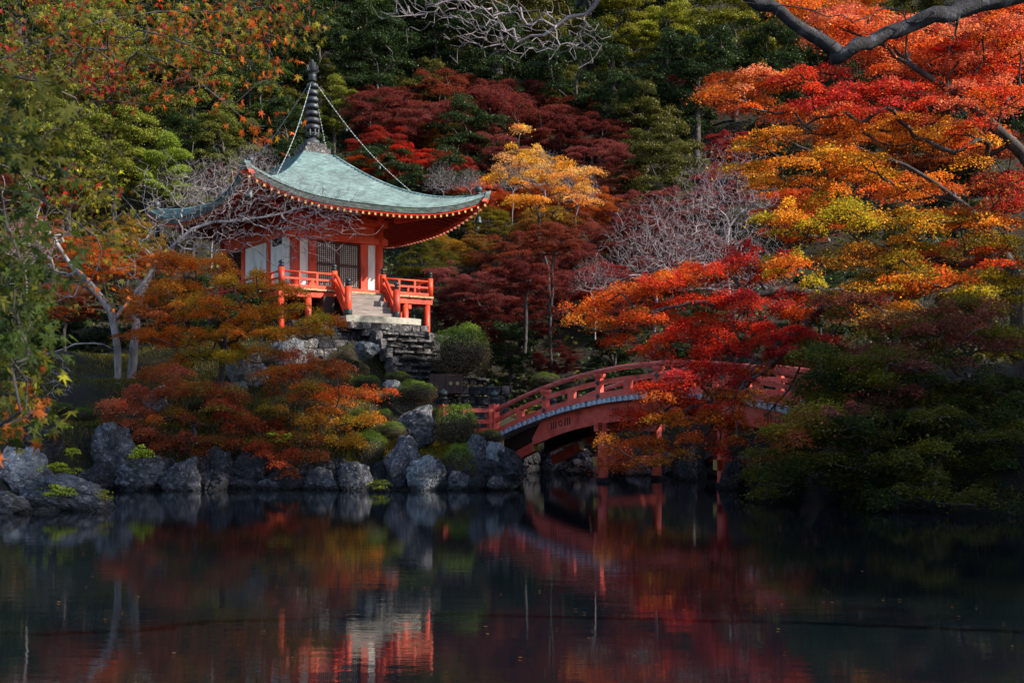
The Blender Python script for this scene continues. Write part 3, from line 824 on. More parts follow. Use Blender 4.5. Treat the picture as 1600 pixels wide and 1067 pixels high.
# wing rail on the island side
p2 = P(693, 660, 43.6); inv = Matrix.Rotation(-BA, 3, 'Z')
lp = inv @ (Vector((p2.x, p2.y, 0)) - B0)
mb = MB(); mb.box((lp.x, lp.y, 2.1), (.27, .27, 1.3)); o = mb.part('newel_post', 'bridge_red', bridge, bevel=.015)
mb = MB(); giboshi(mb, (lp.x, lp.y, 2.73), 1.3); mb.part('post_finial', 'bronze', o)
for zo, w, h, nm, mt in ((.0, .15, .15, 'wing_handrail', 'rail_worn'), (-.42, .12, .16, 'wing_rail', 'bridge_red'), (-.75, .14, .18, 'wing_rail', 'bridge_red')):
    mb = MB(); mb.bar((lp.x, lp.y, 2.55 + zo), (-.12, 0, 2.55 + zo), w, h); mb.part(nm, mt, bridge)
for q in (.35, .9):
    mb = MB(); mb.box((lp.x * (1 - q) - .12 * q, lp.y * (1 - q), 2.1), (.16, .16, .9)); mb.part('wing_strut', 'bridge_red', bridge)

# ================================================================== ROCKS
import bmesh
def rock_mesh(seed, sub=5, cuts=15, rough=.20, tall=1.0):
    r = random.Random(seed)
    bm = bmesh.new(); bmesh.ops.create_icosphere(bm, subdivisions=sub, radius=1)
    pl = []
    for _ in range(cuts):
        v = Vector((r.gauss(0, 1), r.gauss(0, 1), r.gauss(0, .8))).normalized(); pl.append((v, r.uniform(.60, .92)))
    off = Vector((r.uniform(0, 99), r.uniform(0, 99), 0))
    for v in bm.verts:
        c = v.co.copy()
        for nrm, d in pl:
            k = c.dot(nrm)
            if k > d: c -= nrm * (k - d) * .93
        f = noise.fractal(c * 1.4 + off, .8, 2.1, 6); rd = noise.ridged_multi_fractal(c * 1.1 + off, .9, 2.2, 5, 1.0, 2.0)
        f2 = abs(noise.noise(c * 3.3 + off)); 
        c *= 1 + rough * f + .05 * (rd - 1.2) - .10 * (max(0, .12 - f2) / .12)
        v.co = c
    m_ = bpy.data.meshes.new('rock'); bm.to_mesh(m_); bm.free()
    m_.polygons.foreach_set('use_smooth', [True] * len(m_.polygons))
    return m_
rockm = [rock_mesh(i) for i in range(9)]
_rm = {}
def rockmesh(i, m):
    if (i, m) not in _rm: c = rockm[i].copy(); mset(c, m); _rm[(i, m)] = c
    return _rm[(i, m)]
# label, px centre, py centre, half w px, half h px, Y, material, depth factor
ROCKS = [
 ('blue grey boulder at the left edge of the pond with lichen on top', 30, 740, 46, 44, 35.2, 'rock_pale', 0),
 ('broad low rock with mossy sprigs standing in the water at left', 103, 782, 76, 38, 28.0, 'rock', 1),
 ('flat pale lower ledge of rock at the waterline beside the broad left rock', 62, 800, 38, 12, 27.6, 'rock_pale', 2),
 ('tall squared dark rock with a flat pale top on the left bank', 178, 702, 40, 46, 37.6, 'rock', 3),
 ('dark rounded bank rock below the tall squared rock', 150, 745, 34, 28, 37.0, 'rock_dark', 4),
 ('dark bank rock with a moss tuft on its top', 222, 742, 48, 38, 37.2, 'rock', 5),
 ('wide triangular dark rock at the waterline below the red maple', 278, 748, 40, 34, 36.8, 'rock', 6),
 ('shadowed rock in the bank wall right of the triangular rock', 335, 742, 38, 42, 37.6, 'rock_dark', 7),
 ('shadowed rock in the middle of the bank wall under the maples', 398, 740, 36, 44, 37.7, 'rock_dark', 8),
 ('small shadowed rock at the waterline under the drooping maple', 446, 752, 28, 28, 37.4, 'rock_dark', 0),
 ('rough brown grey rock at the waterline left of the smooth squared block', 503, 754, 28, 24, 37.2, 'rock', 1),
 ('smooth squared grey block of rock at the waterline', 556, 748, 30, 30, 37.0, 'rock', 3),
 ('tiny mossy brown stone at the waterline before the pointed rock', 592, 762, 16, 13, 36.4, 'rock', 2),
 ('tall pointed grey rock leaning left on the island bank', 626, 724, 30, 46, 37.6, 'rock', 4),
 ('rounded pale topped boulder at the waterline beside the small round bush', 664, 738, 30, 32, 37.0, 'rock_pale', 5),
 ('large purple grey boulder above the yellow grass and left of the big round bush', 646, 662, 38, 32, 39.6, 'rock', 6),
 ('small grey knobbly rock between the small round bush and bridge end', 745, 702, 22, 24, 38.2, 'rock', 7),
 ('upright pale topped rock under the left end of the bridge', 775, 712, 20, 32, 38.0, 'rock_pale', 8),
 ('low round stone in the water at the tip of the island', 776, 752, 16, 12, 36.9, 'rock', 0),
 ('dark rock low on the bank behind the tip of the island', 745, 742, 26, 26, 37.7, 'rock_dark', 1),
 ('pale angular rock glimpsed through the orange maple below the hall', 382, 578, 34, 28, 44.5, 'rock_pale', 2),
 ('pale tall rock glimpsed beside the retaining wall behind the orange maple', 452, 556, 28, 34, 46.5, 'rock_pale', 3),
 ('small blue grey rock glimpsed under the red maple canopy at left', 240, 620, 24, 20, 41.0, 'rock_pale', 6),
 ('small pale flat rock glimpsed through the lower orange leaves', 368, 603, 20, 12, 43.4, 'rock_pale', 5),
 ('flat topped pale stone above the lime green sprigs at far left', 58, 640, 18, 10, 36.8, 'rock_pale', 4),
 ('dark upright rock behind the lime green sprigs at far left', 60, 680, 34, 40, 36.4, 'rock_dark', 7),
 ('blue tinted stone in the shade left of the stone stair', 572, 543, 20, 16, 47.8, 'rock_pale', 8),
 ('small grey stone between clipped bushes below the stone stair', 612, 600, 16, 10, 44.8, 'rock_pale', 0),
 ('dark rock on the far shore under the arch of the bridge', 905, 738, 22, 20, 49.8, 'rock_dark', 1),
 ('mossy upright rock on the far shore under the arch of the bridge', 880, 742, 20, 18, 50.8, 'rock_dark', 3),
 ('broad dark rock on the far shore left of the bridge piers', 840, 740, 26, 18, 51.5, 'rock_dark', 4),
 ('small brown rock on the far shore beside the near pier', 925, 735, 18, 22, 49.8, 'rock', 2),
 ('grey rock seen between the bridge piers', 1000, 742, 24, 20, 48.5, 'rock', 5),
 ('pale streaked upright rock between the bridge piers', 1074, 726, 20, 34, 44.0, 'rock', 6),
 ('dark rock at the foot of the right bank beside the bridge pier', 1150, 745, 26, 28, 37.5, 'rock_dark', 7),
 ('mossy hunched rock under the overhanging leaves on the right bank', 1310, 745, 34, 36, 30.6, 'rock_dark', 8),
 ('dark rock at the waterline left of the hunched mossy rock', 1225, 770, 34, 26, 31.5, 'rock_dark', 0),
 ('low dark rock at the waterline at the right edge under the leaves', 1440, 782, 50, 24, 28.4, 'rock_dark', 1),
 ('low dark mossy rock at the left edge nearest the viewer', 2, 792, 44, 24, 27.0, 'rock', 7),
 ('mossy brown rock high on the right bank among dark shrubs', 1430, 682, 26, 14, 31.5, 'rock', 2),
 ('dark rock on the bank behind the right bridge pier', 1190, 735, 24, 26, 36.4, 'rock_dark', 3),
]
for i, (lab, px, py, hw, hh, Y, m, ri) in enumerate(ROCKS):
    c = P(px, py, Y); k = Y / FX * 1.1
    hw_, hh_ = hw * k, hh * k
    o = bpy.data.objects.new('rock', rockmesh(ri, m))
    o.location = (c.x, Y + hw_ * .3, c.z - .08); o.scale = (hw_, hw_ * random.uniform(.7, 1.0), hh_ * 1.02)
    o.rotation_euler = (random.uniform(-.12, .12), random.uniform(-.12, .12), random.uniform(-.6, .6))
    link(o, None, lab, 'rock', 'rocks along the pond bank')
# packed bank stones behind the named rocks: pond edging wall, one thing with its stones
ed = thing('bank_edging', 'dark packed stones of the pond edge below the left maples', 'stone edging', (0, 0, 0))
x = -12.8
while x < -1.0:
    for j, zz in enumerate((.05, .5)):
        o = part('stone', rockmesh(random.randrange(9), random.choice(['rock_dark', 'rock_dark', 'rock'])), ed, (x + random.uniform(-.2, .2), (37.6 if x < -3 else 37.5) + j * .35 + random.uniform(-.1, .1), zz), (random.uniform(-.3, .3), random.uniform(-.3, .3), random.uniform(0, 6)))
        s = random.uniform(.35, .55); o.scale = (s * 1.2, s, s)
    x += .62
ed2 = thing('bank_edging', 'dark packed stones of the island edge and inlet beneath the bridge', 'stone edging', (0, 0, 0))
pts = [(-.3, 38), (-.25, 39.5), (-.45, 41), (-.5, 42.5), (-.55, 44), (-.6, 45.5), (-.4, 47), (-.2, 48.5), (-.1, 50), (.8, 50.9), (1.8, 51.5), (2.9, 51.6), (4, 51.2), (5.2, 50.7), (6.2, 50), (7.2, 48.7), (8.2, 47.2), (8.9, 45.8), (9.4, 44), (9.7, 42.4)]
for (x, y) in pts:
    for zz in (.05, .6):
        o = part('stone', rockmesh(random.randrange(9), random.choice(['rock_dark', 'rock_dark', 'rock'])), ed2, (x + random.uniform(-.15, .15), y + zz * .2, zz), (random.uniform(-.3, .3), random.uniform(-.3, .3), random.uniform(0, 6)))
        s = random.uniform(.5, .8); o.scale = (s, s, s * .8)

# ================================================================== VEGETATION KIT
C = dict(RED=(.50, .035, .022), CRIM=(.36, .018, .035), ORG=(.58, .15, .022), GOLD=(.58, .30, .035), YG=(.34, .33, .03), OLIVE=(.19, .155, .022), DKG=(.030, .055, .016),
         GRN=(.10, .16, .03), MAR=(.19, .042, .045), PINK=(.50, .13, .10), BRN=(.26, .065, .028), DKR=(.10, .018, .018), LIME=(.38, .48, .04), SALM=(.62, .20, .11), PALE=(.62, .42, .20), DUSK=(.26, .075, .09))
def cc(s):
    """'RED+ORG' -> average"""
    p = [np.array(C[q]) for q in s.split('+')]
    return sum(p) / len(p)

def unit(v): return v / (np.linalg.norm(v, axis=-1, keepdims=True) + 1e-9)

def leaf_quads(pos, nrm, size, aspect=.62, rg=None, fold=.12):
    rg = rg or RG
    n = len(pos)
    r = unit(rg.normal(size=(n, 3)))
    t1 = unit(np.cross(nrm, r)); t2 = np.cross(nrm, t1)
    s = size[:, None]
    a = pos - t1 * s * .5; c_ = pos + t1 * s * .5
    up = nrm * s * fold
    b_ = pos + t2 * s * .5 * aspect + up; d = pos - t2 * s * .5 * aspect + up
    return np.stack([a, b_, c_, d], 1)

def pad_leaves(pads, cols, n_each, size, rg=None, flat=.6, jit=.34, mix=None):
    """pads: (k,5) x y z r thickness; cols (k,3). layered, domed, finger-edged sprays"""
    rg = rg or RG
    k = len(pads)
    if np.isscalar(n_each): n_each = np.full(k, n_each, int)
    rep = np.repeat(np.arange(k), n_each); n = len(rep)
    ang = rg.uniform(0, 2 * np.pi, n); u = np.sqrt(rg.uniform(0, 1, n)) ** .9
    kf = rg.integers(4, 9, k)[rep]; ph = rg.uniform(0, 6.3, k)[rep]
    lob = .66 + .34 * np.abs(np.sin(kf * ang * .5 + ph))
    rr = u * lob * (1 + rg.normal(0, .08, n)) + np.where(rg.uniform(size=n) < .26, rg.exponential(.24, n), 0)
    el = rg.uniform(.55, 1.0, k)[rep]; ea = rg.uniform(0, 3.14, k)[rep]
    R_ = pads[rep, 3]; T = pads[rep, 4]
    ux = rr * R_ * np.cos(ang) * 1.15; uy = rr * R_ * np.sin(ang) * el
    x = pads[rep, 0] + ux * np.cos(ea) - uy * np.sin(ea); y = pads[rep, 1] + ux * np.sin(ea) + uy * np.cos(ea)
    und = .25 * np.sin(ang * 3 + ph) * rr
    z = pads[rep, 2] + T * ((1 - np.minimum(rr, 1.1) ** 2) - .45 - und * .6) + rg.normal(0, .34, n) * T
    nrm = np.stack([rg.normal(0, flat, n) + .35 * rr * np.cos(ang), rg.normal(0, flat, n) + .35 * rr * np.sin(ang), np.ones(n)], -1)
    nrm = unit(nrm)
    s = size * rg.uniform(.65, 1.35, n)
    q = leaf_quads(np.stack([x, y, z], -1), nrm, s, .62, rg)
    c = cols[rep] * np.exp(rg.normal(0, jit, n))[:, None]
    w = np.clip(rg.normal(.22, .24, n), 0, .85)[:, None]
    alt = (mix if mix is not None else cols[rg.integers(0, k, n)])
    c = c * (1 - w) + (alt if np.ndim(alt) == 2 else np.broadcast_to(alt, c.shape)) * w
    return q, np.clip(c, .003, .8)

def puff_leaves(pads, cols, n_each, size, rg=None, jit=.35):
    """rounder clumps for evergreens"""
    rg = rg or RG
    k = len(pads); rep = np.repeat(np.arange(k), n_each); n = len(rep)
    d = unit(rg.normal(size=(n, 3))); d[:, 2] = np.abs(d[:, 2]) * 1.0 - .25
    r = rg.uniform(.35, 1.05, n) ** .6 + np.where(rg.uniform(size=n) < .2, rg.exponential(.22, n), 0)
    pos = pads[rep, :3] + d * r[:, None] * np.stack([pads[rep, 3], pads[rep, 3], pads[rep, 4]], -1)
    nrm = unit(d * .6 + rg.normal(0, .6, (n, 3)) + np.array([0, 0, .5]))
    q = leaf_quads(pos, nrm, size * rg.uniform(.6, 1.4, n), .5, rg)
    c = cols[rep] * np.exp(rg.normal(0, jit, n))[:, None]
    return q, np.clip(c, .003, .8)

def grow(root, targets, seg=.45, jit=.10, k0=None, droop=0.0, rg=None, pathw=.25):
    """root: (m,3) trunk polyline; branches reach every target. returns pos,parent,count"""
    rg = rg or RG
    pos = [np.array(p, float) for p in root]; par = [-1] + list(range(len(root) - 1)); pl = [0.0]
    for i in range(1, len(root)): pl.append(pl[-1] + np.linalg.norm(pos[i] - pos[i - 1]))
    k0 = len(root) // 2 if k0 is None else k0
    A = np.zeros((60000, 3)); A[:len(pos)] = np.array(pos); PL = np.zeros(60000); PL[:len(pl)] = pl; n = len(pos)
    tip = pos[-1]
    for t in sorted(targets, key=lambda q: np.linalg.norm(q - A[k0])):
        dv = A[k0:n] - t
        d = np.sqrt((dv ** 2).sum(1))
        cost = d + pathw * PL[k0:n] + .35 * np.maximum(0, A[k0:n, 2] - t[2])
        j = int(np.argmin(cost)) + k0
        p0 = A[j]; dist = np.linalg.norm(t - p0)
        if dist < .05: continue
        pj = par[j]; dirp = unit(p0 - A[pj]) if pj >= 0 else np.array([0, 0, 1.])
        ctrl = p0 + dirp * dist * .35 + np.array([0, 0, droop * dist])
        m = max(1, int(math.ceil(dist / seg)))
        last = j
        for q in range(1, m + 1):
            f = q / m
            p = (1 - f) ** 2 * p0 + 2 * f * (1 - f) * ctrl + f * f * t
            if q < m: p = p + rg.normal(0, jit * min(seg, dist / m), 3)
            A[n] = p; par.append(last); PL[n] = PL[last] + np.linalg.norm(p - A[last]); last = n; n += 1
            if n >= 59990: break
        if n >= 59990: break
    par = np.array(par[:n])
    cnt = np.zeros(n); has = np.zeros(n, bool); has[par[par >= 0]] = True
    cnt[~has] = 1
    for i in range(n - 1, 0, -1): cnt[par[i]] += cnt[i]
    return A[:n].copy(), par, cnt

def branch_mesh(name, A, par, cnt, r_root, r_tip, matn, k=5, pr=None):
    N = cnt.max(); ex = math.log(r_root / r_tip) / math.log(max(N, 2))
    rad = r_tip * cnt ** ex
    idx = np.where(par >= 0)[0]
    p = par[idx]
    d = unit(A[idx] - A[p])
    nd_ = np.zeros_like(A); nd_[idx] = d; nd_[0] = d[0] if len(d) else (0, 0, 1)
    ref = np.array([.31, .17, .93])
    def frame(dd):
        a = np.cross(dd, ref); bad = np.linalg.norm(a, axis=1) < .05; a[bad] = np.cross(dd[bad], np.array([1., 0, 0])); a = unit(a); return a, np.cross(dd, a)
    a1, b1 = frame(d)
    dpar = nd_[p]; a0, b0 = frame(unit(dpar * .5 + d * .5)) 
    r1 = rad[idx]; r0 = np.minimum(rad[p], r1 * 1.35)
    th = np.arange(k) * 2 * np.pi / k; cs, sn = np.cos(th), np.sin(th)
    R0 = A[p][:, None, :] + (a0[:, None, :] * cs[None, :, None] + b0[:, None, :] * sn[None, :, None]) * r0[:, None, None]
    R1 = (A[idx] + d * (r1 * .25)[:, None])[:, None, :] + (a1[:, None, :] * cs[None, :, None] + b1[:, None, :] * sn[None, :, None]) * r1[:, None, None]
    m = len(idx)
    V = np.concatenate([R0, R1], 1).reshape(-1, 3)
    j = np.arange(k); jn = (j + 1) % k
    f = np.stack([j, jn, jn + k, j + k], -1)
    Fa = (f[None] + (np.arange(m) * 2 * k)[:, None, None]).reshape(-1, 4)
    me = bpy.data.meshes.new(name)
    me.vertices.add(len(V)); me.loops.add(len(Fa) * 4); me.polygons.add(len(Fa))
    me.vertices.foreach_set('co', V.reshape(-1).astype(np.float32))
    me.loops.foreach_set('vertex_index', Fa.reshape(-1).astype(np.int32))
    me.polygons.foreach_set('loop_start', np.arange(0, len(Fa) * 4, 4, dtype=np.int32))
    me.update(calc_edges=True)
    me.polygons.foreach_set('use_smooth', [True] * len(Fa))
    me.materials.append(M[matn])
    return me

def poly(pts, step=.5):
    """densify a polyline (list of Vectors)"""
    out = [np.array(pts[0], float)]
    for a, b_ in zip(pts[:-1], pts[1:]):
        a = np.array(a, float); b_ = np.array(b_, float); n = max(1, int(np.linalg.norm(b_ - a) / step))
        for i in range(1, n + 1): out.append(a + (b_ - a) * i / n)
    out = np.array(out)
    if len(out) > 4:
        sm = out.copy(); sm[1:-1] = (out[:-2] + out[1:-1] * 2 + out[2:]) / 4; out = sm
        out[1:-1] += RG.normal(0, .02, out[1:-1].shape)
    return out

# ------------------------------------------------------------------ individual maples shaped after the photograph
def blob_tree(name, label, cat, trunk, blobs, pad_r, leaf, dens, r_root, bark='bark', depth=2.0, leafmat='leaf', mats=None, group=None, jit=.32, extra=None, r_tip=.017, round_=False, thick=.17, cov=.58):
    """blobs: (px,py,rx,ry,Y,colour). pads fill each blob with real depth"""
    P_, Cc = [], []
    for (px, py, rx, ry, Y, col) in blobs:
        k = Y / FX; rxm, rym = rx * k, ry * k
        area = math.pi * rxm * rym
        n = max(3, int(area / (pad_r ** 2) * dens))
        for _ in range(n):
            a = RG.uniform(0, 6.283); u = math.sqrt(RG.uniform(0, 1))
            x = px + rx * u * math.cos(a) * .92; y = py + ry * u * math.sin(a) * .92
            yy = Y + RG.uniform(-.5, .5) * depth - .8 * (1 - u)   # bulges toward the viewer in the middle
            c = P(x, y, yy); c.z -= .35 * u * u * rym
            P_.append((c.x, c.y, c.z, pad_r * RG.uniform(.6, 1.25), thick * RG.uniform(.7, 1.5)))
            cl = cc(col) if isinstance(col, str) else cc(col[RG.integers(0, len(col))])
            Cc.append(cl * math.exp(RG.normal(0, .16)))
    P_ = np.array(P_); Cc = np.array(Cc)
    base = trunk[0]
    t = thing(name, label, cat, base, 0, group)
    off = np.array(base)
    nl = (P_[:, 3] ** 2 * 3.14 * 1.45 / (leaf ** 2 * .31) * cov).astype(int)
    fn = pad_leaves if not round_ else puff_leaves
    q, c = fn(P_, Cc, nl, leaf, jit=.42)
    part('crown', quads_mesh('crown', q - off, leafmat, c), t)
    targets = [p[:3] - np.array([0, 0, p[4] * .5]) for p in P_]
    A, par, cnt = grow(poly(trunk), targets, .5, .14, droop=.06)
    part('trunk', branch_mesh('trunk', A - off, par, cnt, r_root, r_tip, bark, 6), t)
    return t, len(q)
tot = 0
def Pt(px, py, Y): return tuple(P(px, py, Y))
def G(px, Y, dz=-.2):
    x = (px - 800) / FX * Y; return (x, Y, gz(x, Y) + dz)

# A: upper right scarlet and pink crown
_, n = blob_tree('maple_tree', 'large maple at upper right with a scarlet and pink crown below the bare dark limb', 'maple tree',
 [G(1690, 41), Pt(1680, 400, 41), Pt(1600, 240, 41), Pt(1500, 150, 41), Pt(1400, 90, 41)],
 [(1330, 40, 110, 45, 42, ('SALM', 'PINK', 'RED+ORG')), (1450, 60, 110, 60, 42, ('PINK', 'RED+ORG', 'SALM')), (1560, 60, 90, 60, 42, ('RED', 'PINK', 'ORG')), (1180, 130, 80, 32, 41, ('SALM', 'ORG+RED', 'ORG')), (1150, 150, 50, 22, 41, ('ORG', 'RED+ORG')),
  (1280, 130, 100, 38, 41, ('PINK', 'CRIM', 'RED')), (1400, 150, 100, 35, 41, ('CRIM', 'PINK', 'RED')), (1530, 150, 90, 40, 41, ('ORG', 'RED', 'PINK')), (1250, 185, 90, 25, 41, ('BRN+ORG', 'ORG+GOLD', 'SALM')), (1380, 190, 100, 28, 41.5, ('ORG+GOLD', 'GOLD', 'ORG')), (1520, 215, 90, 30, 42, ('ORG', 'GOLD', 'RED+ORG')), (1260, 15, 60, 25, 43, ('SALM', 'ORG')), (1580, 10, 60, 30, 42, ('RED+ORG',))],
 .62, .080, 1.5, .22, depth=3.4); tot += n
# B: golden middle crown with green patches
_, n = blob_tree('maple_tree', 'broad maple in the right middle, gold and yellow green with dark arching limbs', 'maple tree',
 [G(1600, 37), Pt(1585, 420, 37), Pt(1520, 330, 37), Pt(1440, 270, 37), Pt(1340, 230, 37)],
 [(1200, 215, 60, 22, 38, ('ORG+GOLD', 'OLIVE', 'ORG')), (1170, 270, 55, 22, 38, ('ORG+YG', 'ORG', 'GOLD')), (1270, 250, 80, 30, 37.5, ('ORG+GOLD', 'GOLD', 'ORG')), (1350, 245, 70, 24, 37.5, ('ORG', 'ORG+YG')), (1420, 285, 80, 26, 37.5, ('RED+ORG', 'ORG', 'SALM')), (1350, 285, 70, 22, 37, ('GOLD', 'GOLD', 'ORG')),
  (1270, 320, 70, 22, 36, ('YG', 'YG', 'GOLD')), (1330, 340, 80, 24, 36, ('YG', 'YG')), (1230, 350, 55, 28, 36, ('YG', 'YG', 'ORG+GOLD')), (1420, 345, 80, 26, 36, ('OLIVE', 'ORG+GOLD', 'GOLD')), (1500, 345, 80, 26, 36, ('ORG+GOLD', 'OLIVE', 'ORG')), (1560, 290, 70, 32, 37, ('CRIM+MAR', 'CRIM', 'CRIM')),
  (1240, 410, 60, 30, 35.5, ('YG+OLIVE', 'ORG', 'YG')), (1330, 395, 80, 30, 36, ('OLIVE+BRN', 'OLIVE', 'ORG+RED')), (1420, 400, 80, 26, 36, ('OLIVE', 'YG+OLIVE', 'ORG')), (1510, 400, 80, 30, 36, ('YG', 'OLIVE', 'RED')), (1570, 400, 50, 45, 36, ('YG', 'OLIVE', 'CRIM')), (1480, 440, 80, 26, 35.5, ('RED+ORG', 'OLIVE', 'ORG')), (1550, 450, 70, 30, 35.5, ('YG', 'YG')), (1400, 440, 80, 28, 35.5, ('ORG+RED', 'OLIVE', 'GOLD'))],
 .58, .078, 1.45, .2, depth=3.0); tot += n
# C: red cascade in front of the bridge
_, n = blob_tree('maple_tree', 'vivid red maple whose drooping sprays hang in front of the arched bridge', 'maple tree',
 [G(1420, 34.5), Pt(1400, 560, 34.6), Pt(1330, 470, 34.8), Pt(1240, 450, 35), Pt(1130, 470, 35)],
 [(1180, 395, 70, 24, 36, ('CRIM', 'RED', 'CRIM')), (1130, 420, 80, 22, 36, ('RED+ORG', 'RED', 'ORG')), (1060, 440, 80, 20, 36, ('RED+ORG', 'ORG', 'RED')), (985, 458, 60, 18, 36, ('ORG', 'RED+ORG')), (900, 480, 42, 14, 36.5, ('ORG', 'RED+ORG')), (915, 500, 34, 12, 36.5, ('ORG+GOLD', 'ORG')), (980, 495, 60, 18, 36, ('OLIVE+BRN', 'ORG+RED')), (1090, 480, 90, 24, 35.5, ('RED', 'RED+ORG')),
  (1190, 465, 80, 26, 35, ('RED', 'CRIM', 'RED')), (1290, 480, 80, 28, 34.5, ('ORG+RED', 'ORG', 'CRIM+MAR')), (1370, 480, 60, 26, 34.5, ('ORG', 'CRIM', 'GOLD')), (1000, 535, 55, 14, 35.5, ('RED+ORG', 'RED')), (1090, 520, 80, 22, 35, ('RED', 'RED')), (1180, 520, 90, 28, 34.5, ('RED', 'CRIM')), (1270, 535, 70, 28, 34, ('CRIM+MAR', 'CRIM')),
  (1060, 556, 70, 14, 34.5, ('RED', 'RED')), (1085, 580, 60, 18, 34.3, ('RED', 'CRIM')), (1040, 625, 50, 22, 34.3, ('RED', 'RED', 'ORG')), (1110, 632, 60, 20, 34, ('RED', 'RED', 'ORG+YG')), (1140, 585, 30, 20, 34, ('CRIM', 'RED')), (1200, 575, 26, 16, 33.8, ('ORG+YG', 'ORG+BRN')), (1140, 690, 40, 18, 33.8, ('ORG+BRN', 'RED', 'OLIVE')), (1040, 705, 40, 14, 34, ('ORG+YG', 'ORG+BRN')), (980, 700, 40, 14, 34, ('ORG+RED', 'BRN+ORG')), (1130, 548, 60, 12, 34, ('CRIM', 'RED')), (1020, 600, 40, 12, 34.5, ('RED', 'RED', 'OLIVE')), (1090, 610, 60, 18, 34, ('RED', 'OLIVE', 'RED')), (1170, 618, 50, 14, 34, ('ORG', 'GOLD', 'ORG+YG')), (985, 652, 40, 14, 34.5, ('RED+ORG', 'RED')), (1050, 650, 60, 18, 34, ('RED', 'ORG', 'OLIVE')), (1120, 655, 50, 16, 34, ('ORG', 'GOLD+ORG', 'RED+ORG')), (1180, 665, 34, 14, 34, ('ORG+BRN', 'RED')),
  (950, 688, 36, 9, 34.5, ('RED+ORG', 'ORG+GOLD')), (1010, 690, 56, 12, 34, ('ORG+GOLD', 'ORG+BRN', 'ORG')), (1090, 688, 36, 10, 34, ('ORG+RED', 'ORG')), (990, 722, 40, 10, 34.2, ('BRN+ORG', 'OLIVE+BRN'))],
 .42, .064, 1.55, .20, depth=2.2); tot += n
# D: dark overhanging mixed tree lower right
_, n = blob_tree('overhanging_tree', 'dark olive tree leaning low over the water at lower right with dull purple patches', 'tree',
 [G(1660, 31), Pt(1620, 640, 31), Pt(1540, 590, 31), Pt(1440, 600, 31), Pt(1330, 640, 31)],
 [(1290, 560, 40, 30, 32, ('DKG', 'DKG+OLIVE')), (1290, 600, 50, 30, 31, ('OLIVE+DKG', 'DKG')), (1270, 700, 60, 36, 30.3, ('OLIVE+DKG', 'DKG', 'OLIVE+BRN')), (1330, 730, 70, 30, 30, ('DKG', 'OLIVE+DKG')), (1500, 640, 110, 60, 32, ('DKG', 'OLIVE+DKG')), (1400, 640, 80, 50, 32, ('DKG', 'DKG+DUSK')), (1420, 770, 90, 18, 28.6, ('DKG', 'OLIVE+DKG')), (1210, 750, 40, 18, 30.4, ('OLIVE+DKG', 'DKG')), (1330, 470, 50, 24, 32, ('MAR', 'OLIVE+DKG')), (1420, 510, 80, 34, 32, ('DUSK+OLIVE', 'MAR', 'OLIVE+DKG')), (1510, 490, 80, 34, 32, ('MAR', 'DUSK', 'OLIVE+DKG')), (1570, 540, 60, 44, 32, ('OLIVE+DKG', 'YG+OLIVE+DKG', 'DUSK')), (1400, 560, 70, 34, 31, ('DUSK', 'OLIVE+DKG', 'DUSK+OLIVE')), (1480, 580, 80, 40, 31, ('DKG', 'OLIVE+DKG', 'DUSK')), (1310, 570, 55, 30, 31.5, ('OLIVE+DKG', 'OLIVE+GRN')), (1360, 590, 60, 28, 31, ('OLIVE+YG+DKG', 'OLIVE+DKG')),
  (1560, 620, 70, 46, 31, ('DKG', 'OLIVE+DKG')), (1290, 630, 60, 24, 30.5, ('OLIVE+DKG', 'OLIVE+YG+DKG', 'DUSK')), (1250, 660, 50, 22, 30, ('OLIVE+BRN', 'OLIVE+DKG', 'YG+OLIVE+DKG')), (1340, 660, 70, 30, 30, ('OLIVE+DKG', 'DKG')), (1230, 690, 50, 22, 30, ('OLIVE+BRN', 'BRN', 'OLIVE+DKG')), (1190, 715, 40, 18, 30, ('OLIVE+BRN', 'OLIVE+DKG')), (1440, 660, 80, 36, 30, ('DKG', 'OLIVE+DKG')), (1530, 690, 80, 40, 30, ('DKG', 'DKG+OLIVE')),
  (1400, 720, 80, 30, 29.5, ('DKG', 'OLIVE+DKG')), (1250, 735, 36, 22, 30, ('OLIVE+DKG', 'DKG')), (1480, 750, 80, 26, 29, ('DKG', 'DKG+OLIVE', 'OLIVE+DKG')), (1570, 760, 60, 30, 29, ('DKG', 'OLIVE+DKG')), (1590, 680, 40, 40, 28.5, ('DKG+OLIVE', 'OLIVE+DKG')), (1585, 735, 40, 30, 28.3, ('DKG+OLIVE', 'DKG')), (1290, 636, 44, 9, 29.6, ('YG+OLIVE', 'OLIVE')), (1238, 664, 32, 8, 29.6, ('YG+OLIVE', 'GOLD+OLIVE')), (1345, 586, 44, 9, 30.5, ('YG+OLIVE', 'OLIVE')), (1440, 700, 40, 8, 29, ('YG+OLIVE+DKG', 'OLIVE')), (1600, 700, 50, 50, 29, ('DKG', 'OLIVE+DKG')), (1600, 775, 60, 24, 28, ('DKG', 'DKG+OLIVE')), (1540, 785, 60, 12, 28, ('DKG', 'OLIVE+DKG')), (1600, 640, 50, 40, 30, ('DKG',)), (1280, 548, 30, 20, 33, ('DKG', 'MAR')), (1275, 612, 34, 22, 33, ('DKG', 'DKG+OLIVE'))],
 .5, .07, 2.2, .18, depth=3.4, cov=.68); tot += n
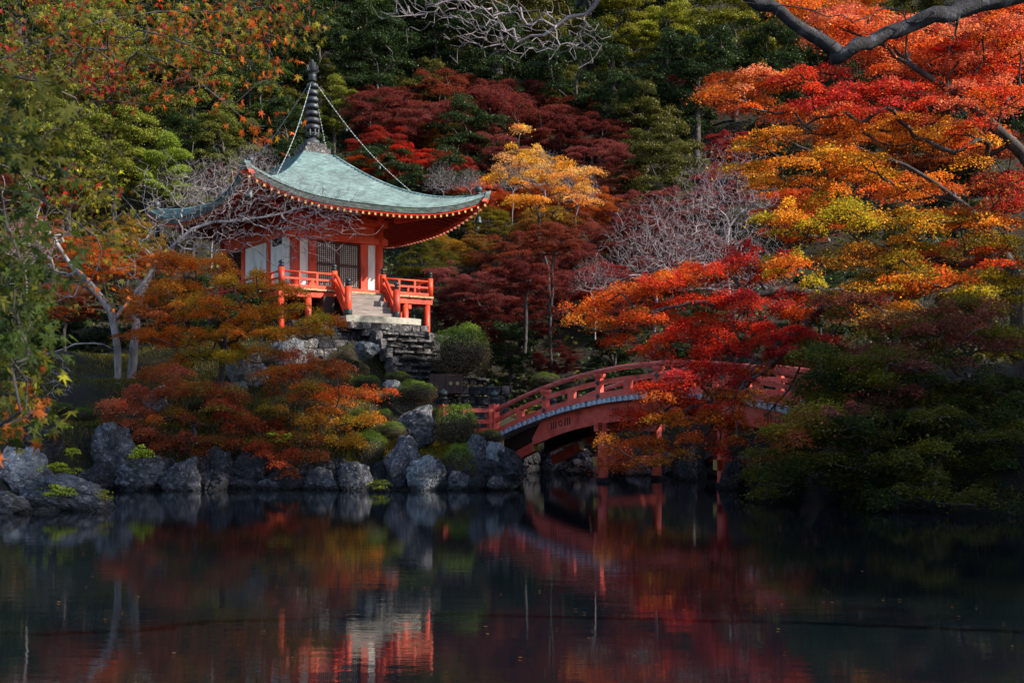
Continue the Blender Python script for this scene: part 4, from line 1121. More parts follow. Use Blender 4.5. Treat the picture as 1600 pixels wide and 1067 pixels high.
# the pale gold tree at the centre
_, n = blob_tree('maple_tree', 'pale gold and cream sunlit tree with whitish stems in the centre of the hillside', 'maple tree',
 [G(862, 60), Pt(858, 420, 60), Pt(840, 370, 60.2), Pt(846, 335, 60), Pt(835, 315, 60)],
 [(808, 208, 22, 14, 60, ('PALE', 'SALM', 'GOLD')), (820, 232, 30, 12, 60, ('PALE+GOLD', 'GOLD')), (790, 252, 36, 12, 60, ('SALM+PALE', 'PALE')), (850, 252, 44, 14, 60, ('GOLD', 'PALE', 'ORG+GOLD')), (905, 262, 36, 14, 60, ('PALE', 'SALM+GOLD')), (810, 278, 50, 12, 60, ('GOLD', 'ORG+GOLD', 'PALE')), (880, 284, 44, 14, 60, ('GOLD+PALE', 'ORG+GOLD')), (835, 306, 50, 12, 60, ('ORG+GOLD', 'OLIVE+GOLD')), (910, 306, 30, 9, 60, ('ORG', 'PALE+ORG')), (860, 328, 40, 9, 60, ('ORG+GOLD', 'OLIVE'))],
 .55, .085, 1.2, .075, bark='bark', depth=4, cov=.6, r_tip=.016); tot += n
# E: orange and gold maple before the hall
_, n = blob_tree('maple_tree', 'orange and gold maple standing in front of the left end of the temple deck', 'maple tree',
 [G(345, 43), Pt(345, 590, 43), Pt(350, 540, 43), Pt(360, 490, 43)],
 [(262, 408, 38, 16, 43.5, ('ORG', 'BRN+ORG')), (320, 408, 48, 18, 43.5, ('ORG+OLIVE', 'ORG', 'GOLD+ORG')), (270, 450, 54, 18, 43, ('ORG', 'ORG+OLIVE')), (375, 434, 50, 18, 43, ('GOLD+ORG', 'ORG', 'GOLD+OLIVE')), (432, 452, 42, 16, 43, ('GOLD+OLIVE', 'ORG', 'GOLD')), (240, 488, 50, 18, 43, ('SALM+BRN', 'BRN+ORG', 'PINK+BRN')), (320, 474, 64, 20, 42.5, ('ORG+GOLD', 'GOLD+OLIVE', 'ORG')), (402, 484, 54, 20, 42.5, ('GOLD', 'ORG', 'GOLD+OLIVE')),
  (466, 488, 40, 18, 42.5, ('GOLD+YG', 'GOLD', 'YG')), (230, 525, 46, 14, 43, ('RED+BRN', 'BRN+ORG')), (290, 522, 60, 16, 42.5, ('OLIVE+YG', 'ORG+OLIVE', 'ORG')), (370, 520, 60, 18, 42.5, ('ORG+GOLD', 'OLIVE+YG', 'ORG')), (444, 522, 48, 16, 42.5, ('ORG+GOLD', 'GOLD+OLIVE')), (496, 520, 26, 12, 43, ('YG', 'GOLD')), (512, 503, 22, 7, 43.5, ('ORG', 'GOLD+ORG')), (330, 558, 64, 15, 42.5, ('OLIVE+YG', 'OLIVE+YG', 'ORG+OLIVE')), (400, 550, 44, 12, 42.5, ('OLIVE+YG', 'OLIVE+ORG')), (215, 458, 26, 20, 43.5, ('ORG', 'BRN+ORG')), (270, 572, 34, 12, 42.5, ('OLIVE', 'BRN+ORG'))],
 .42, .066, 1.75, .11, depth=2.8, cov=.66); tot += n
# F1, F2 lower maples on the bank
_, n = blob_tree('maple_tree', 'low dusky red maple spreading over the bank rocks left of the middle', 'maple tree',
 [G(300, 39.5), Pt(305, 655, 39.5), Pt(320, 630, 39.5)],
 [(270, 585, 60, 16, 40, ('BRN', 'OLIVE+BRN', 'PINK+BRN')), (190, 640, 42, 20, 39.5, ('PINK+BRN', 'BRN+RED', 'SALM+BRN')), (240, 610, 50, 16, 39.5, ('BRN', 'PINK+BRN')), (310, 610, 60, 18, 39.5, ('BRN+RED', 'OLIVE', 'OLIVE+BRN')), (200, 665, 48, 16, 39, ('PINK+BRN', 'SALM+BRN')), (260, 650, 40, 14, 39, ('OLIVE', 'ORG+ORG+BRN', 'BRN')), (350, 640, 50, 18, 39, ('RED+BRN', 'OLIVE')), (390, 665, 46, 14, 39, ('RED+BRN', 'BRN')), (280, 690, 60, 18, 38.6, ('BRN', 'DUSK')), (340, 695, 50, 16, 38.6, ('BRN', 'OLIVE+BRN')), (400, 695, 40, 12, 38.4, ('RED+BRN', 'OLIVE')), (230, 700, 30, 12, 38.6, ('BRN',)), (360, 610, 30, 14, 40, ('OLIVE', 'BRN'))],
 .38, .060, 1.8, .08, depth=2.0); tot += n
_, n = blob_tree('maple_tree', 'olive and orange maple at the island edge whose long spray reaches towards the stone stair', 'maple tree',
 [G(468, 39.5), Pt(468, 660, 39.6), Pt(475, 620, 39.6)],
 [(440, 585, 44, 18, 40, ('ORG+RED', 'ORG+OLIVE+BRN')), (500, 575, 46, 16, 40, ('RED+ORG+BRN', 'ORG+ORG+BRN', 'BRN')), (540, 575, 30, 10, 40, ('RED+ORG+BRN', 'SALM')), (480, 610, 56, 18, 39.6, ('ORG+OLIVE+BRN', 'OLIVE', 'ORG+RED')), (550, 615, 46, 14, 39.6, ('ORG+OLIVE+BRN', 'RED+ORG+BRN')), (595, 615, 26, 9, 39.6, ('RED+ORG+BRN', 'ORG+ORG+BRN')), (430, 645, 50, 18, 39.4, ('OLIVE', 'OLIVE+BRN')), (510, 650, 56, 18, 39.2, ('OLIVE+GOLD', 'ORG+OLIVE+BRN', 'GOLD')), (565, 650, 30, 14, 39.4, ('OLIVE+YG', 'GOLD+ORG')), (470, 685, 56, 16, 38.8, ('OLIVE', 'OLIVE+BRN', 'BRN')), (530, 690, 44, 14, 38.8, ('OLIVE+GOLD', 'OLIVE')), (430, 705, 40, 14, 38.2, ('BRN', 'RED+BRN')), (490, 715, 40, 12, 38.2, ('BRN', 'PINK+BRN')), (445, 728, 26, 10, 38, ('RED+BRN', 'BRN')), (470, 560, 30, 16, 40.5, ('BRN+ORG', 'PINK+BRN'))],
 .38, .060, 1.8, .08, depth=2.0); tot += n

# ------------------------------------------------------------------ clipped bushes
def bush_mesh(seed, n=13000, leaf=.042):
    rg = np.random.default_rng(seed)
    d = unit(rg.normal(size=(n, 3))); d[:, 2] = np.where(d[:, 2] < -.8, -d[:, 2], d[:, 2])
    r = rg.uniform(.82, 1.0, n) ** 1 + .09 * np.sin(d[:, 0] * 5 + seed) * np.cos(d[:, 1] * 4 + seed * 2) + .05 * np.sin(d[:, 0] * 7 + seed) * np.sin(d[:, 1] * 8) + .03 * np.sin(d[:, 2] * 13 + d[:, 0] * 9)
    r = r + np.where(rg.uniform(size=n) < .06, rg.exponential(.09, n), 0)
    pos = d * r[:, None]
    q = leaf_quads(pos, unit(d + rg.normal(0, .55, (n, 3))), leaf * rg.uniform(.6, 1.5, n), .55, rg)
    top = smoothstep(.0, .75, d[:, 2])[:, None]
    c = np.array([.13, .19, .025]) * top + np.array([.10, .075, .045]) * (1 - top)      # fresh green shoots above, brown inner twigs at the sides
    c = c * np.exp(rg.normal(0, .4, n))[:, None]
    mask = rg.uniform(size=n) < .08; c[mask & (d[:, 2] > .2)] = (.22, .24, .03)
    return quads_mesh('foliage', q, 'leaf_green', c)
bm_ = [bush_mesh(i) for i in range(3)]
M['twig'] = noisy(mat('twig', rough=.9), [(.03, .022, .018), (.09, .07, .06)], 6, 4)
def stem_mesh(seed):
    rg = np.random.default_rng(seed)
    tg = [np.array(v) * .86 for v in unit(np.abs(rg.normal(size=(90, 3))) * np.where(rg.uniform(size=(90, 3)) < .5, -1, 1) * np.array([1, 1, 1])) * 1.0]
    tg = [np.array([t[0], t[1], abs(t[2]) * .9]) for t in tg]
    A, par, cnt = grow(np.array([[0, 0, -.9], [0, 0, -.6], [.02, 0, -.3]]), tg, .25, .15, k0=0, rg=rg)
    return branch_mesh('stems', A, par, cnt, .07, .008, 'twig', 4)
sm_ = [stem_mesh(i) for i in range(2)]
M['core'] = mat('core', (.010, .009, .006), .9)  # near-black ball filling the bush, its inner dark put into the colour
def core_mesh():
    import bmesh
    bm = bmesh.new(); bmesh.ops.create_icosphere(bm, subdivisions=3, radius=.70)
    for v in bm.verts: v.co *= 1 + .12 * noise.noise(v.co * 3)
    m_ = bpy.data.meshes.new('dark_core'); bm.to_mesh(m_); bm.free(); m_.materials.append(M['core']); return m_
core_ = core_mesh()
BUSH = [
 ('tall domed clipped bush right of the stone stair', 722, 552, 48, 46, 48.0, (1, 1, 1)),
 ('large round clipped bush in front of the left end of the bridge', 714, 668, 40, 38, 39.2, (.9, .95, .8)),
 ('small round clipped bush above the water near the bridge end', 717, 722, 27, 30, 38.0, (1, 1.1, .8)),
 ('dark clipped bush beside the pointed rock at the waterline', 578, 706, 34, 34, 38.4, (.7, .75, .7)),
 ('flat clipped bush left of the large purple grey boulder', 612, 674, 26, 16, 39.0, (1, 1.05, .8)),
 ('small clipped bush above the flat bush by the purple grey boulder', 600, 650, 15, 12, 40.6, (1, 1.1, .8)),
 ('broad brownish clipped bush below the stone steps', 648, 615, 34, 22, 43.2, (.8, .8, .8)),
 ('low flat green bush at the foot of the stone stair', 622, 590, 24, 10, 45.6, (.9, 1, .7)),
 ('low clipped bush at the left foot of the retaining wall', 572, 598, 24, 12, 44.8, (.8, .9, .7)),
 ('low green bush between the large boulder and the red wing rail', 665, 642, 20, 9, 41.5, (1.1, 1.2, .8)),
 ('low brownish bush against the bridge end', 766, 684, 24, 14, 40.8, (.7, .7, .7)),
 ('brown leafed bush drooping beside the upright rock', 742, 738, 26, 20, 37.9, (.7, .55, .6)),
 ('dark flat topped bush on the far shore above the bridge handrail', 852, 594, 26, 12, 52.5, (.6, .65, .6)),
 ('dark round bush under the red maple at left', 318, 636, 24, 14, 41.0, (.5, .6, .5)),
 ('dark round bush at the foot of the pale trunks', 130, 650, 22, 14, 39.5, (.5, .6, .5)),
 ('brown tipped clipped bush above the dark bush by the pointed rock', 566, 655, 26, 16, 41.0, (.8, .8, .7)),
 ('low round bush at the left end of the stone stair foot', 596, 622, 22, 12, 43.6, (.8, .9, .7)),
 ('low olive bush on the slope left of the red maple', 92, 640, 26, 12, 40.5, (.6, .65, .5)),
 ('dark bush under the olive maple at the island edge', 430, 668, 26, 14, 39.8, (.5, .6, .5)),
]
for i, (lab, px, py, rx, ry, Y, col) in enumerate(BUSH):
    c = P(px, py, Y); k = Y / FX
    t = thing('clipped_bush', lab, 'bush', (c.x, c.y, c.z), random.uniform(0, 6), 'clipped bushes on the banks')
    s = (rx * k, rx * k * .9, ry * k)
    for nm, me_ in (('foliage', bm_[i % 3]), ('stems', sm_[i % 2]), ('dark_core', core_)):
        o = part(nm, me_, t, color=col); o.scale = s

# ------------------------------------------------------------------ background trees: prototypes and copies
def proto_maple(seed, R_=4.0, H=6.0):
    rg = np.random.default_rng(seed); pads = []
    lay = np.round(rg.uniform(-2.1, 1.9, 70) / .75) * .75 + rg.normal(0, .24, 70)
    for z in lay:
        rr = R_ * math.sqrt(max(.05, 1 - (z / 2.3) ** 2)) * math.sqrt(rg.uniform(.02, 1)); a = rg.uniform(0, 6.283)
        pads.append((rr * math.cos(a), rr * math.sin(a), H + z - .12 * rr, rg.uniform(.5, 1.2), rg.uniform(.14, .34)))
    pads = np.array(pads); v = np.exp(rg.normal(0, .22, len(pads)))[:, None] * (1 + rg.normal(0, .08, (len(pads), 3))) * np.stack([np.ones(len(pads)), np.exp(rg.normal(0, .22, len(pads))), np.ones(len(pads))], -1)
    q, c = pad_leaves(pads, v, 620, .115, rg, .6, .42)
    A, par, cnt = grow(poly([(0, 0, -3), (.15, .1, 0), (.0, .2, 2), (.3, 0, 3.6)]), [p[:3] for p in pads], .7, .15, rg=rg)
    return quads_mesh('crown', q, 'leaf', np.clip(c, .15, 2.4)), branch_mesh('trunk', A, par, cnt, .2, .022, 'bark', 5)
def proto_ever(seed, R_=3.4, H=6.5):
    rg = np.random.default_rng(seed); pads = []
    for _ in range(54):
        d = unit(rg.normal(size=3)); r = rg.uniform(.45, 1)
        pads.append((d[0] * R_ * r, d[1] * R_ * r, H + d[2] * 3.9 * r, rg.uniform(.5, 1.2), rg.uniform(.4, .75)))
    pads = np.array(pads); v = np.exp(rg.normal(0, .25, len(pads)))[:, None] * np.ones((1, 3))
    q, c = puff_leaves(pads, v, 620, .135, rg, .5)
    A, par, cnt = grow(poly([(0, 0, -3), (.1, .1, 0), (.0, .2, 3), (0, 0, 6)]), [p[:3] for p in pads], .8, .15, rg=rg)
    return quads_mesh('crown', q, 'leaf_green', np.clip(c, .15, 2.6)), branch_mesh('trunk', A, par, cnt, .26, .025, 'bark', 5)
def proto_bare(seed, R_=3.6, H=6.0, n=1700, matn='twig_pale', rt=.006):
    rg = np.random.default_rng(seed); tg = []
    for _ in range(n):
        d = unit(rg.normal(size=3)); d[2] = abs(d[2]) - .1; r = rg.uniform(.2, 1) ** .6
        tg.append(np.array([d[0] * R_ * r, d[1] * R_ * r, H - 2.6 + d[2] * 5 * r]))
    A, par, cnt = grow(poly([(0, 0, -3), (.1, .1, 0), (.0, .2, .8), (0.2, 0, 1.4)]), tg, .6, .07, rg=rg, droop=.14, pathw=.06, k0=2)
    return None, branch_mesh('trunk', A, par, cnt, .10, rt, matn, 4)
PM = [proto_maple(s) for s in (101, 102, 103, 104)]
PE = [proto_ever(s) for s in (201, 202, 203)]
PB = [proto_bare(s) for s in (301, 302)]
HC = dict(M=6.0, E=6.5, B=6.2)
bgcount = {}
def bgtree(kind, px, py, rpx, col, label, cat, Y=None, k=None, bright=1.0, group=None):
    """crown centre at photo position; the tree stands on the terrain where that sight line fits its height"""
    best = None
    if Y is None:
        for Yt in np.arange(61 if px < 720 else 52, 190, .5):
            s = rpx * Yt / FX / 3.7
            X = (px - 800) / FX * Yt; z = CZ + (HY - py) / FX * Yt
            if gz(X, Yt) + HC[kind] * s >= z - .01: best = Yt; break
        Y = best or 150
    s = rpx * Y / FX / 3.7
    X = (px - 800) / FX * Y; z = CZ + (HY - py) / FX * Y
    name = {'M': 'maple_tree', 'E': 'evergreen_tree', 'B': 'bare_tree'}[kind]
    pr = {'M': PM, 'E': PE, 'B': PB}[kind]
    crown, trunk = pr[(k if k is not None else random.randrange(99)) % len(pr)]
    t = thing(name, label, cat, (X, Y, z - HC[kind] * s), random.uniform(0, 6.28), group)
    if crown:
        c = cc(col) * bright; o = part('crown', crown, t, color=tuple(c)); o.scale = (s, s, s)
    o = part('trunk', trunk, t); o.scale = (s, s, s)
    return t
BG = [  # kind, px, py, r, colour, where
 ('E', 40, 60, 120, 'DKG+GRN', 'top left corner behind the hanging leaves'), ('E', 150, 110, 110, 'GRN+YG', 'behind the hanging leaves at upper left'), ('E', 260, 60, 110, 'DKG', 'at the top, left of the finial'), ('E', 300, 150, 90, 'GRN+OLIVE', 'on the hillside left of the finial'),
 ('E', 180, 240, 80, 'YG+GRN', 'sunlit, behind the left roof corner'), ('E', 250, 270, 56, 'LIME+GRN', 'bright, just above the left roof corner'), ('E', 110, 250, 80, 'GRN+YG', 'behind the bare cherry at left'), ('E', 390, 150, 70, 'DKG+GRN', 'directly left of the finial'), ('E', 420, 70, 90, 'DKG', 'high above the finial at left'), ('E', 350, 230, 60, 'OLIVE+GRN', 'behind the roof left of the apex'),
 ('E', 520, 170, 46, 'YG+GRN', 'sunlit, immediately right of the finial'), ('E', 500, 60, 80, 'DKG', 'above the finial'), ('E', 450, 210, 60, 'DKG', 'dark, behind the base of the finial'), ('E', 590, 100, 80, 'DKG', 'right of the finial, high'), ('E', 560, 30, 80, 'DKG+GRN', 'at the top, right of the finial'), ('E', 680, 50, 80, 'DKG', 'at the top under the bare twigs'),
 ('E', 770, 90, 80, 'DKG', 'under the middle of the bare twigs'), ('E', 850, 40, 80, 'OLIVE+DKG', 'behind the bare twigs at top middle'), ('E', 900, 120, 80, 'DKG', 'dark, at upper middle'), ('E', 960, 40, 70, 'OLIVE+YG', 'speckled, right of the bare twigs'), ('E', 1040, 50, 60, 'YG', 'sunlit yellow green, at upper middle right'), ('E', 1090, 120, 80, 'DKG', 'dark, left of the scarlet maple'), ('E', 1150, 50, 80, 'OLIVE+YG', 'beneath the forked limb'),
 ('E', 1000, 160, 60, 'DKG', 'dark, above the crimson maple'), ('E', 1200, 90, 70, 'DKG', 'dark, behind the forked limb'), ('E', 780, 10, 80, 'DKG+GRN', 'at the very top middle'), ('E', 1230, 10, 80, 'DKG+GRN', 'at the top right of the middle'), ('E', 640, 0, 80, 'DKG', 'at the very top right of the finial'),
 ('M', 600, 175, 62, 'MAR', 'upper slope right of the finial'), ('M', 680, 150, 64, 'MAR+BRN', 'upper slope in the middle left'), ('M', 760, 180, 74, 'MAR', 'dark wine red, mid slope'), ('M', 850, 200, 64, 'MAR', 'dark wine red, mid slope right'), ('M', 690, 215, 44, 'OLIVE+BRN', 'olive, above the roof eave'), ('M', 600, 225, 50, 'RED+MAR', 'behind the roof near the apex'), ('M', 580, 262, 40, 'RED+ORG', 'glowing red, right behind the roof slope'), ('M', 640, 252, 46, 'RED', 'scarlet, behind the middle of the roof slope'), ('M', 700, 262, 42, 'RED+MAR', 'deep red, behind the right roof slope'), ('M', 740, 300, 40, 'RED+SALM', 'rosy red, at the right roof tip'),
 ('M', 920, 210, 60, 'MAR+DKR', 'wine dark, upper middle right'), ('M', 1000, 148, 40, 'CRIM', 'crimson, at upper right of the middle'), ('M', 1050, 140, 36, 'CRIM+MAR', 'small crimson, beside the dark evergreens'), ('M', 822, 262, 48, 'PALE+PALE+GOLD', 'pale gold sunlit, at the centre'), ('M', 885, 282, 40, 'PALE+ORG', 'gold and orange sunlit, right of the centre'), ('M', 790, 320, 40, 'RED+ORG', 'red orange, right of the roof tip'),
 ('M', 960, 280, 44, 'SALM+DUSK', 'salmon, behind the pale bare trees'), ('M', 920, 320, 50, 'BRN+ORG', 'rusty, below the gold trees'), ('M', 850, 350, 50, 'OLIVE+BRN', 'brown olive, under the gold trees'), ('M', 760, 345, 40, 'OLIVE', 'olive, below the right roof tip'), ('M', 690, 385, 34, 'GOLD+OLIVE', 'yellow sunlit, right of the hall'), ('M', 740, 390, 40, 'OLIVE+BRN', 'brown olive, right of the yellow spray'), ('M', 660, 400, 50, 'DKG+OLIVE', 'dark green, directly behind the right end of the hall'),
 ('M', 1060, 330, 64, 'MAR+DUSK', 'dull pink, among the pale bare trees'), ('M', 1130, 290, 50, 'CRIM+DUSK', 'dull crimson, behind the pale bare trees'), ('M', 1140, 230, 44, 'CRIM+MAR', 'crimson patches behind the pale bare trees'), ('M', 990, 370, 60, 'MAR', 'wine red, below the pale bare trees'), ('M', 1090, 390, 56, 'MAR+DUSK', 'wine red, left of the vivid red maple'),
 ('M', 800, 400, 60, 'MAR+BRN', 'dusky, right of the yellow spray'), ('M', 880, 410, 62, 'MAR', 'dusky wine red, centre of the far shore'), ('M', 940, 440, 54, 'CRIM+MAR', 'deep crimson, far shore centre'), ('M', 760, 455, 58, 'MAR+DUSK', 'dusky rose, right of the temple deck'), ('M', 830, 490, 50, 'DKR+MAR', 'wine red, above the dark gap'), ('M', 1020, 430, 56, 'MAR', 'wine red, behind the vivid red maple'), ('M', 870, 560, 38, 'DKR+MAR', 'small dark red, behind the bridge handrail'), ('M', 720, 490, 40, 'DKR', 'low dark red, behind the tall domed bush'),
 ('M', 560, 150, 50, 'MAR', 'dull wine red, right of the finial'), ('M', 640, 190, 56, 'MAR+DUSK', 'dull wine red, above the roof slope'), ('M', 720, 150, 56, 'MAR+BRN', 'dark rusty, upper slope'), ('M', 800, 160, 60, 'MAR', 'dull wine red, upper slope centre'), ('M', 890, 180, 50, 'MAR+BRN', 'dark rusty, right of upper slope centre'), ('M', 770, 240, 56, 'MAR+DUSK', 'dull wine red, right of the roof slope'), ('M', 940, 250, 56, 'MAR+DUSK', 'dull wine red, behind the pale gold tree'),
 ('M', 700, 440, 44, 'DUSK', 'dusky rose, beside the right deck corner'), ('M', 850, 440, 56, 'DUSK+MAR', 'dusky rose, centre of the far shore'), ('M', 910, 370, 50, 'DUSK+BRN', 'dusky, behind the low bare grey tree'), ('M', 1000, 330, 56, 'DUSK+MAR', 'dull pink, left among the pale bare trees'), ('M', 1060, 430, 50, 'MAR+DUSK', 'wine red, behind the orange spray tips'), ('M', 960, 500, 44, 'DKR+MAR', 'dark red, behind the low spray tips'), ('M', 840, 310, 44, 'BRN+ORG', 'rusty orange, under the pale gold tree'), ('M', 770, 510, 40, 'DKR', 'dark red, above the black gap'),
 ('E', 960, 560, 60, 'DKG', 'dark, behind the crown of the bridge'), ('E', 1080, 520, 70, 'DKG', 'dark, behind the vivid red maple'), ('E', 800, 545, 50, 'DKG', 'black green, in the dark gap right of the domed bush'), ('E', 1180, 560, 70, 'DKG', 'dark, behind the right end of the bridge'),
 ('E', 1280, 480, 80, 'DKG', 'dark, behind the right maples'), ('E', 1400, 420, 90, 'DKG+OLIVE', 'dark, behind the right middle maple'), ('E', 1530, 450, 90, 'DKG+OLIVE', 'dark, at the far right'), ('M', 1250, 330, 70, 'RED+ORG', 'red orange, behind the golden maple'), ('M', 1340, 220, 80, 'ORG+ORG+BRN', 'orange, behind the scarlet maple'), ('M', 1460, 230, 80, 'BRN', 'rusty, behind the right maples'), ('M', 1570, 250, 80, 'BRN+MAR', 'rusty, at the right edge'), ('M', 1440, 90, 90, 'RED+BRN', 'red brown, at top right'), ('M', 1570, 60, 90, 'MAR+RED', 'red, in the top right corner'), ('M', 1330, 40, 80, 'ORG+ORG+BRN', 'orange brown, at the top behind the limb'), ('E', 1420, 560, 80, 'DKG', 'dark, on the right bank'), ('E', 1560, 600, 80, 'DKG', 'dark, at the right edge of the bank'),
 ('M', 60, 370, 56, 'BRN+SALM', 'rusty, at the left edge'), ('M', 130, 400, 60, 'ORG+ORG+BRN', 'orange brown, left of the pale trunks'), ('M', 30, 300, 50, 'SALM+DUSK', 'pinkish, high at the left edge'), ('M', 200, 370, 50, 'OLIVE+GOLD', 'gold olive, below the left roof corner'), ('M', 230, 415, 40, 'BRN+ORG', 'rusty, beside the hall wall'), ('M', 100, 470, 50, 'BRN', 'brown, behind the pale limb'), ('M', 350, 272, 34, 'SALM+BRN', 'pink, behind the roof'),
 ('E', 40, 480, 70, 'DKG', 'dark, at the left edge'), ('E', 120, 540, 70, 'DKG', 'black green, behind the pale trunks'), ('E', 30, 560, 60, 'DKG', 'dark, low at the left edge'), ('E', 220, 520, 60, 'DKG', 'dark, right of the pale trunks'), ('E', 280, 480, 60, 'DKG', 'dark, behind the orange and gold maple'), ('E', 380, 500, 60, 'DKG', 'dark, under the left side of the hall'),
 ('E', 20, 180, 110, 'GRN+OLIVE', 'at the left edge high up'), ('E', 300, 340, 46, 'OLIVE+GRN', 'olive, left of the hall wall'),
]
BG += [('M', 862, 372, 44, 'MAR+BRN', 'rusty, hiding the stem of the pale gold tree'), ('M', 820, 430, 50, 'MAR', 'wine red, below the pale gold tree')]
GRP = {'M': 'maples on the slope and far shore', 'E': 'evergreens of the hillside wood', 'B': 'bare pale trees'}
WORD = {'DKG': 'dark green', 'GRN': 'green', 'YG': 'yellow green'}
for (k_, px, py, r, col, where) in BG:
    lab = ('evergreen tree ' if k_ == 'E' else 'maple tree ') + where
    Yf = None
    if 'pale gold tree' in where and col.startswith('MAR') and py > 360: Yf = 56.0
    if py > 430 and px > 900: Yf = RG.uniform(56, 60)
    if py > 430 and px < 420: Yf = RG.uniform(49, 54)
    bgtree(k_, px, py, r, col, lab, 'evergreen tree' if k_ == 'E' else 'maple tree', Y=Yf, group=GRP[k_])
for (px, py, r, where, Y) in [(1090, 280, 120, 'bare pale grey tree with a dense twiggy crown left of the golden maple', 62), (1020, 310, 105, 'bare pale grey tree in front of the dull pink maple', 60), (1150, 340, 95, 'bare grey tree just left of the vivid red maple', 58), (1140, 220, 90, 'bare grey treetop high against the dark evergreens', 66),
                             (850, 235, 44, 'bare white twigged tree rising out of the pale gold maple', 74), (900, 260, 44, 'bare white twigged tree right of the pale gold maple', 72), (690, 255, 34, 'small bare whitish tree behind the roof slope', 66), (735, 262, 26, 'small bare whitish tree by the right roof jewel', 64), (540, 262, 26, 'small bare whitish tree behind the roof just right of the finial', 66), (800, 250, 36, 'bare white twigged tree left of the pale gold maple', 73), (930, 400, 46, 'low bare grey tree among the dusky maples', 56),
                             (40, 330, 60, 'bare purple grey tree at the left edge', 52), (330, 250, 60, 'bare grey tree behind the left roof slope', 64), (400, 220, 46, 'bare grey tree behind the roof left of the finial', 66)]:
    bgtree('B', px, py + r * .35, r, 'OLIVE', where, 'bare tree', Y=Y, group=GRP['B'])
# the wood goes on to both sides, over the brow and on the right bank, where its trees shade the pond
SH = [(26, 24, 1.6), (32, 38, 1.5), (30, 20, 1.8), (35, 29, 1.8), (27, 15, 2.0), (36, 17, 2.1), (36, 43, 2.0), (42, 30, 2.2), (40, 8, 2.6), (46, 38, 2.4), (46, 20, 2.1)]
for i, (x, y, s) in enumerate(SH):
    t = thing('evergreen_tree', 'tall evergreen of the shading wood on the right bank outside the view', 'evergreen tree', (x, y, gz(x, y) - .3), random.uniform(0, 6), 'tall evergreens on the right bank')
    cr, tr = PE[i % 3]
    o = part('crown', cr, t, color=tuple(cc('DKG') * 1.1)); o.scale = (s, s, s * .98)
    o = part('trunk', tr, t); o.scale = (s, s, s)
for i, (x, y, s) in enumerate([(24, 21, 1.8), (25, 27, 1.7), (24, 32, 1.4), (34, 13, 2.0)]):
    z0 = gz(x, y); hc = 29.5 if s < 2.3 else 33.0
    t = thing('evergreen_tree', 'very tall high crowned evergreen on the right bank outside the view', 'evergreen tree', (x, y, z0 - .3), random.uniform(0, 6), 'high crowned evergreens on the right bank')
    cr, tr = PE[i % 3]
    o = part('crown', cr, t, (0, 0, hc - 6.5 * s - z0), color=tuple(cc('DKG') * 1.1)); o.scale = (s, s, s)
    o = part('limbs', tr, t, (0, 0, hc - 6.5 * s - z0)); o.scale = (s, s, s)
    mb = MB(); mb.tube([(0, 0, -.5), (.1, .1, 6), (.1, .1, hc - z0 - 6)], [.55, .42, .3], 10); mb.part('trunk', 'bark', t)
wood = []
for _ in range(420):
    x = RG.uniform(-150, 150); y = RG.uniform(70, 175)
    if abs(x / y) < .45 and y < 100: continue
    wood.append((x, y))
fillers = []
for _ in range(2000):
    y = RG.uniform(74, 118); x = RG.uniform(-.44, .44) * y
    if (740 < 800 + FX * x / y < 1000 and y < 96) or RG.uniform() < .1: continue
    if all((x - a) ** 2 + (y - b_) ** 2 > 6.5 ** 2 for a, b_ in fillers): fillers.append((x, y))
for i, (x, y) in enumerate(fillers[:110]):
    s = RG.uniform(.62, .95)
    t = thing('evergreen_tree', 'dark evergreen filling the shaded hillside between the maples', 'evergreen tree', (x, y, gz(x, y) - 2.0 * s - .4), RG.uniform(0, 6), 'dark evergreens between the hillside maples')
    cr, tr = PE[i % 3]
    o = part('crown', cr, t, color=tuple(cc(['DKG', 'DKG', 'DKG+OLIVE'][i % 3]))); o.scale = (s, s, s)
    o = part('trunk', tr, t); o.scale = (s, s, s)
for i, (x, y) in enumerate(wood[:200]):
    s = RG.uniform(1.2, 1.9)
    t = thing('evergreen_tree', 'evergreen tree in the far wood over the brow of the hillside', 'evergreen tree', (x, y, gz(x, y) - .5), RG.uniform(0, 6), 'far evergreens over the brow')
    cr, tr = PE[i % 3]
    o = part('crown', cr, t, color=tuple(cc(['DKG', 'DKG', 'DKG+GRN', 'DKG+OLIVE'][i % 4]))); o.scale = (s, s, s)
    if y < 120: o = part('trunk', tr, t); o.scale = (s, s, s)

# ------------------------------------------------------------------ the bare cherry with pale trunks, left
trk = [G(183, 44.5), Pt(186, 570, 44.6), Pt(180, 520, 44.6), Pt(176, 490, 44.6), Pt(150, 455, 44.6), Pt(120, 425, 44.8), Pt(98, 400, 45), Pt(85, 375, 45)]
t = thing('cherry_tree', 'bare cherry tree with pale leaning trunk at left and twigs spreading over the left roof', 'cherry tree', trk[0])
off = np.array(trk[0])
root = poly(trk, .4)
lim2 = poly([Pt(178, 500, 44.6), Pt(215, 455, 44.9), Pt(255, 400, 45.2), Pt(300, 355, 45.4), Pt(360, 345, 45.5), Pt(420, 340, 45.6), Pt(480, 322, 45.6), Pt(540, 316, 45.6)], .4)
tg = []
def fill(cx, cy, rx, ry, Y, n, dep=1.6):
    for _ in range(n):
        a = RG.uniform(0, 6.28); u = math.sqrt(RG.uniform(0, 1)); tg.append(np.array(P(cx + rx * u * math.cos(a), cy + ry * u * math.sin(a), Y + RG.uniform(-.5, .5) * dep)))
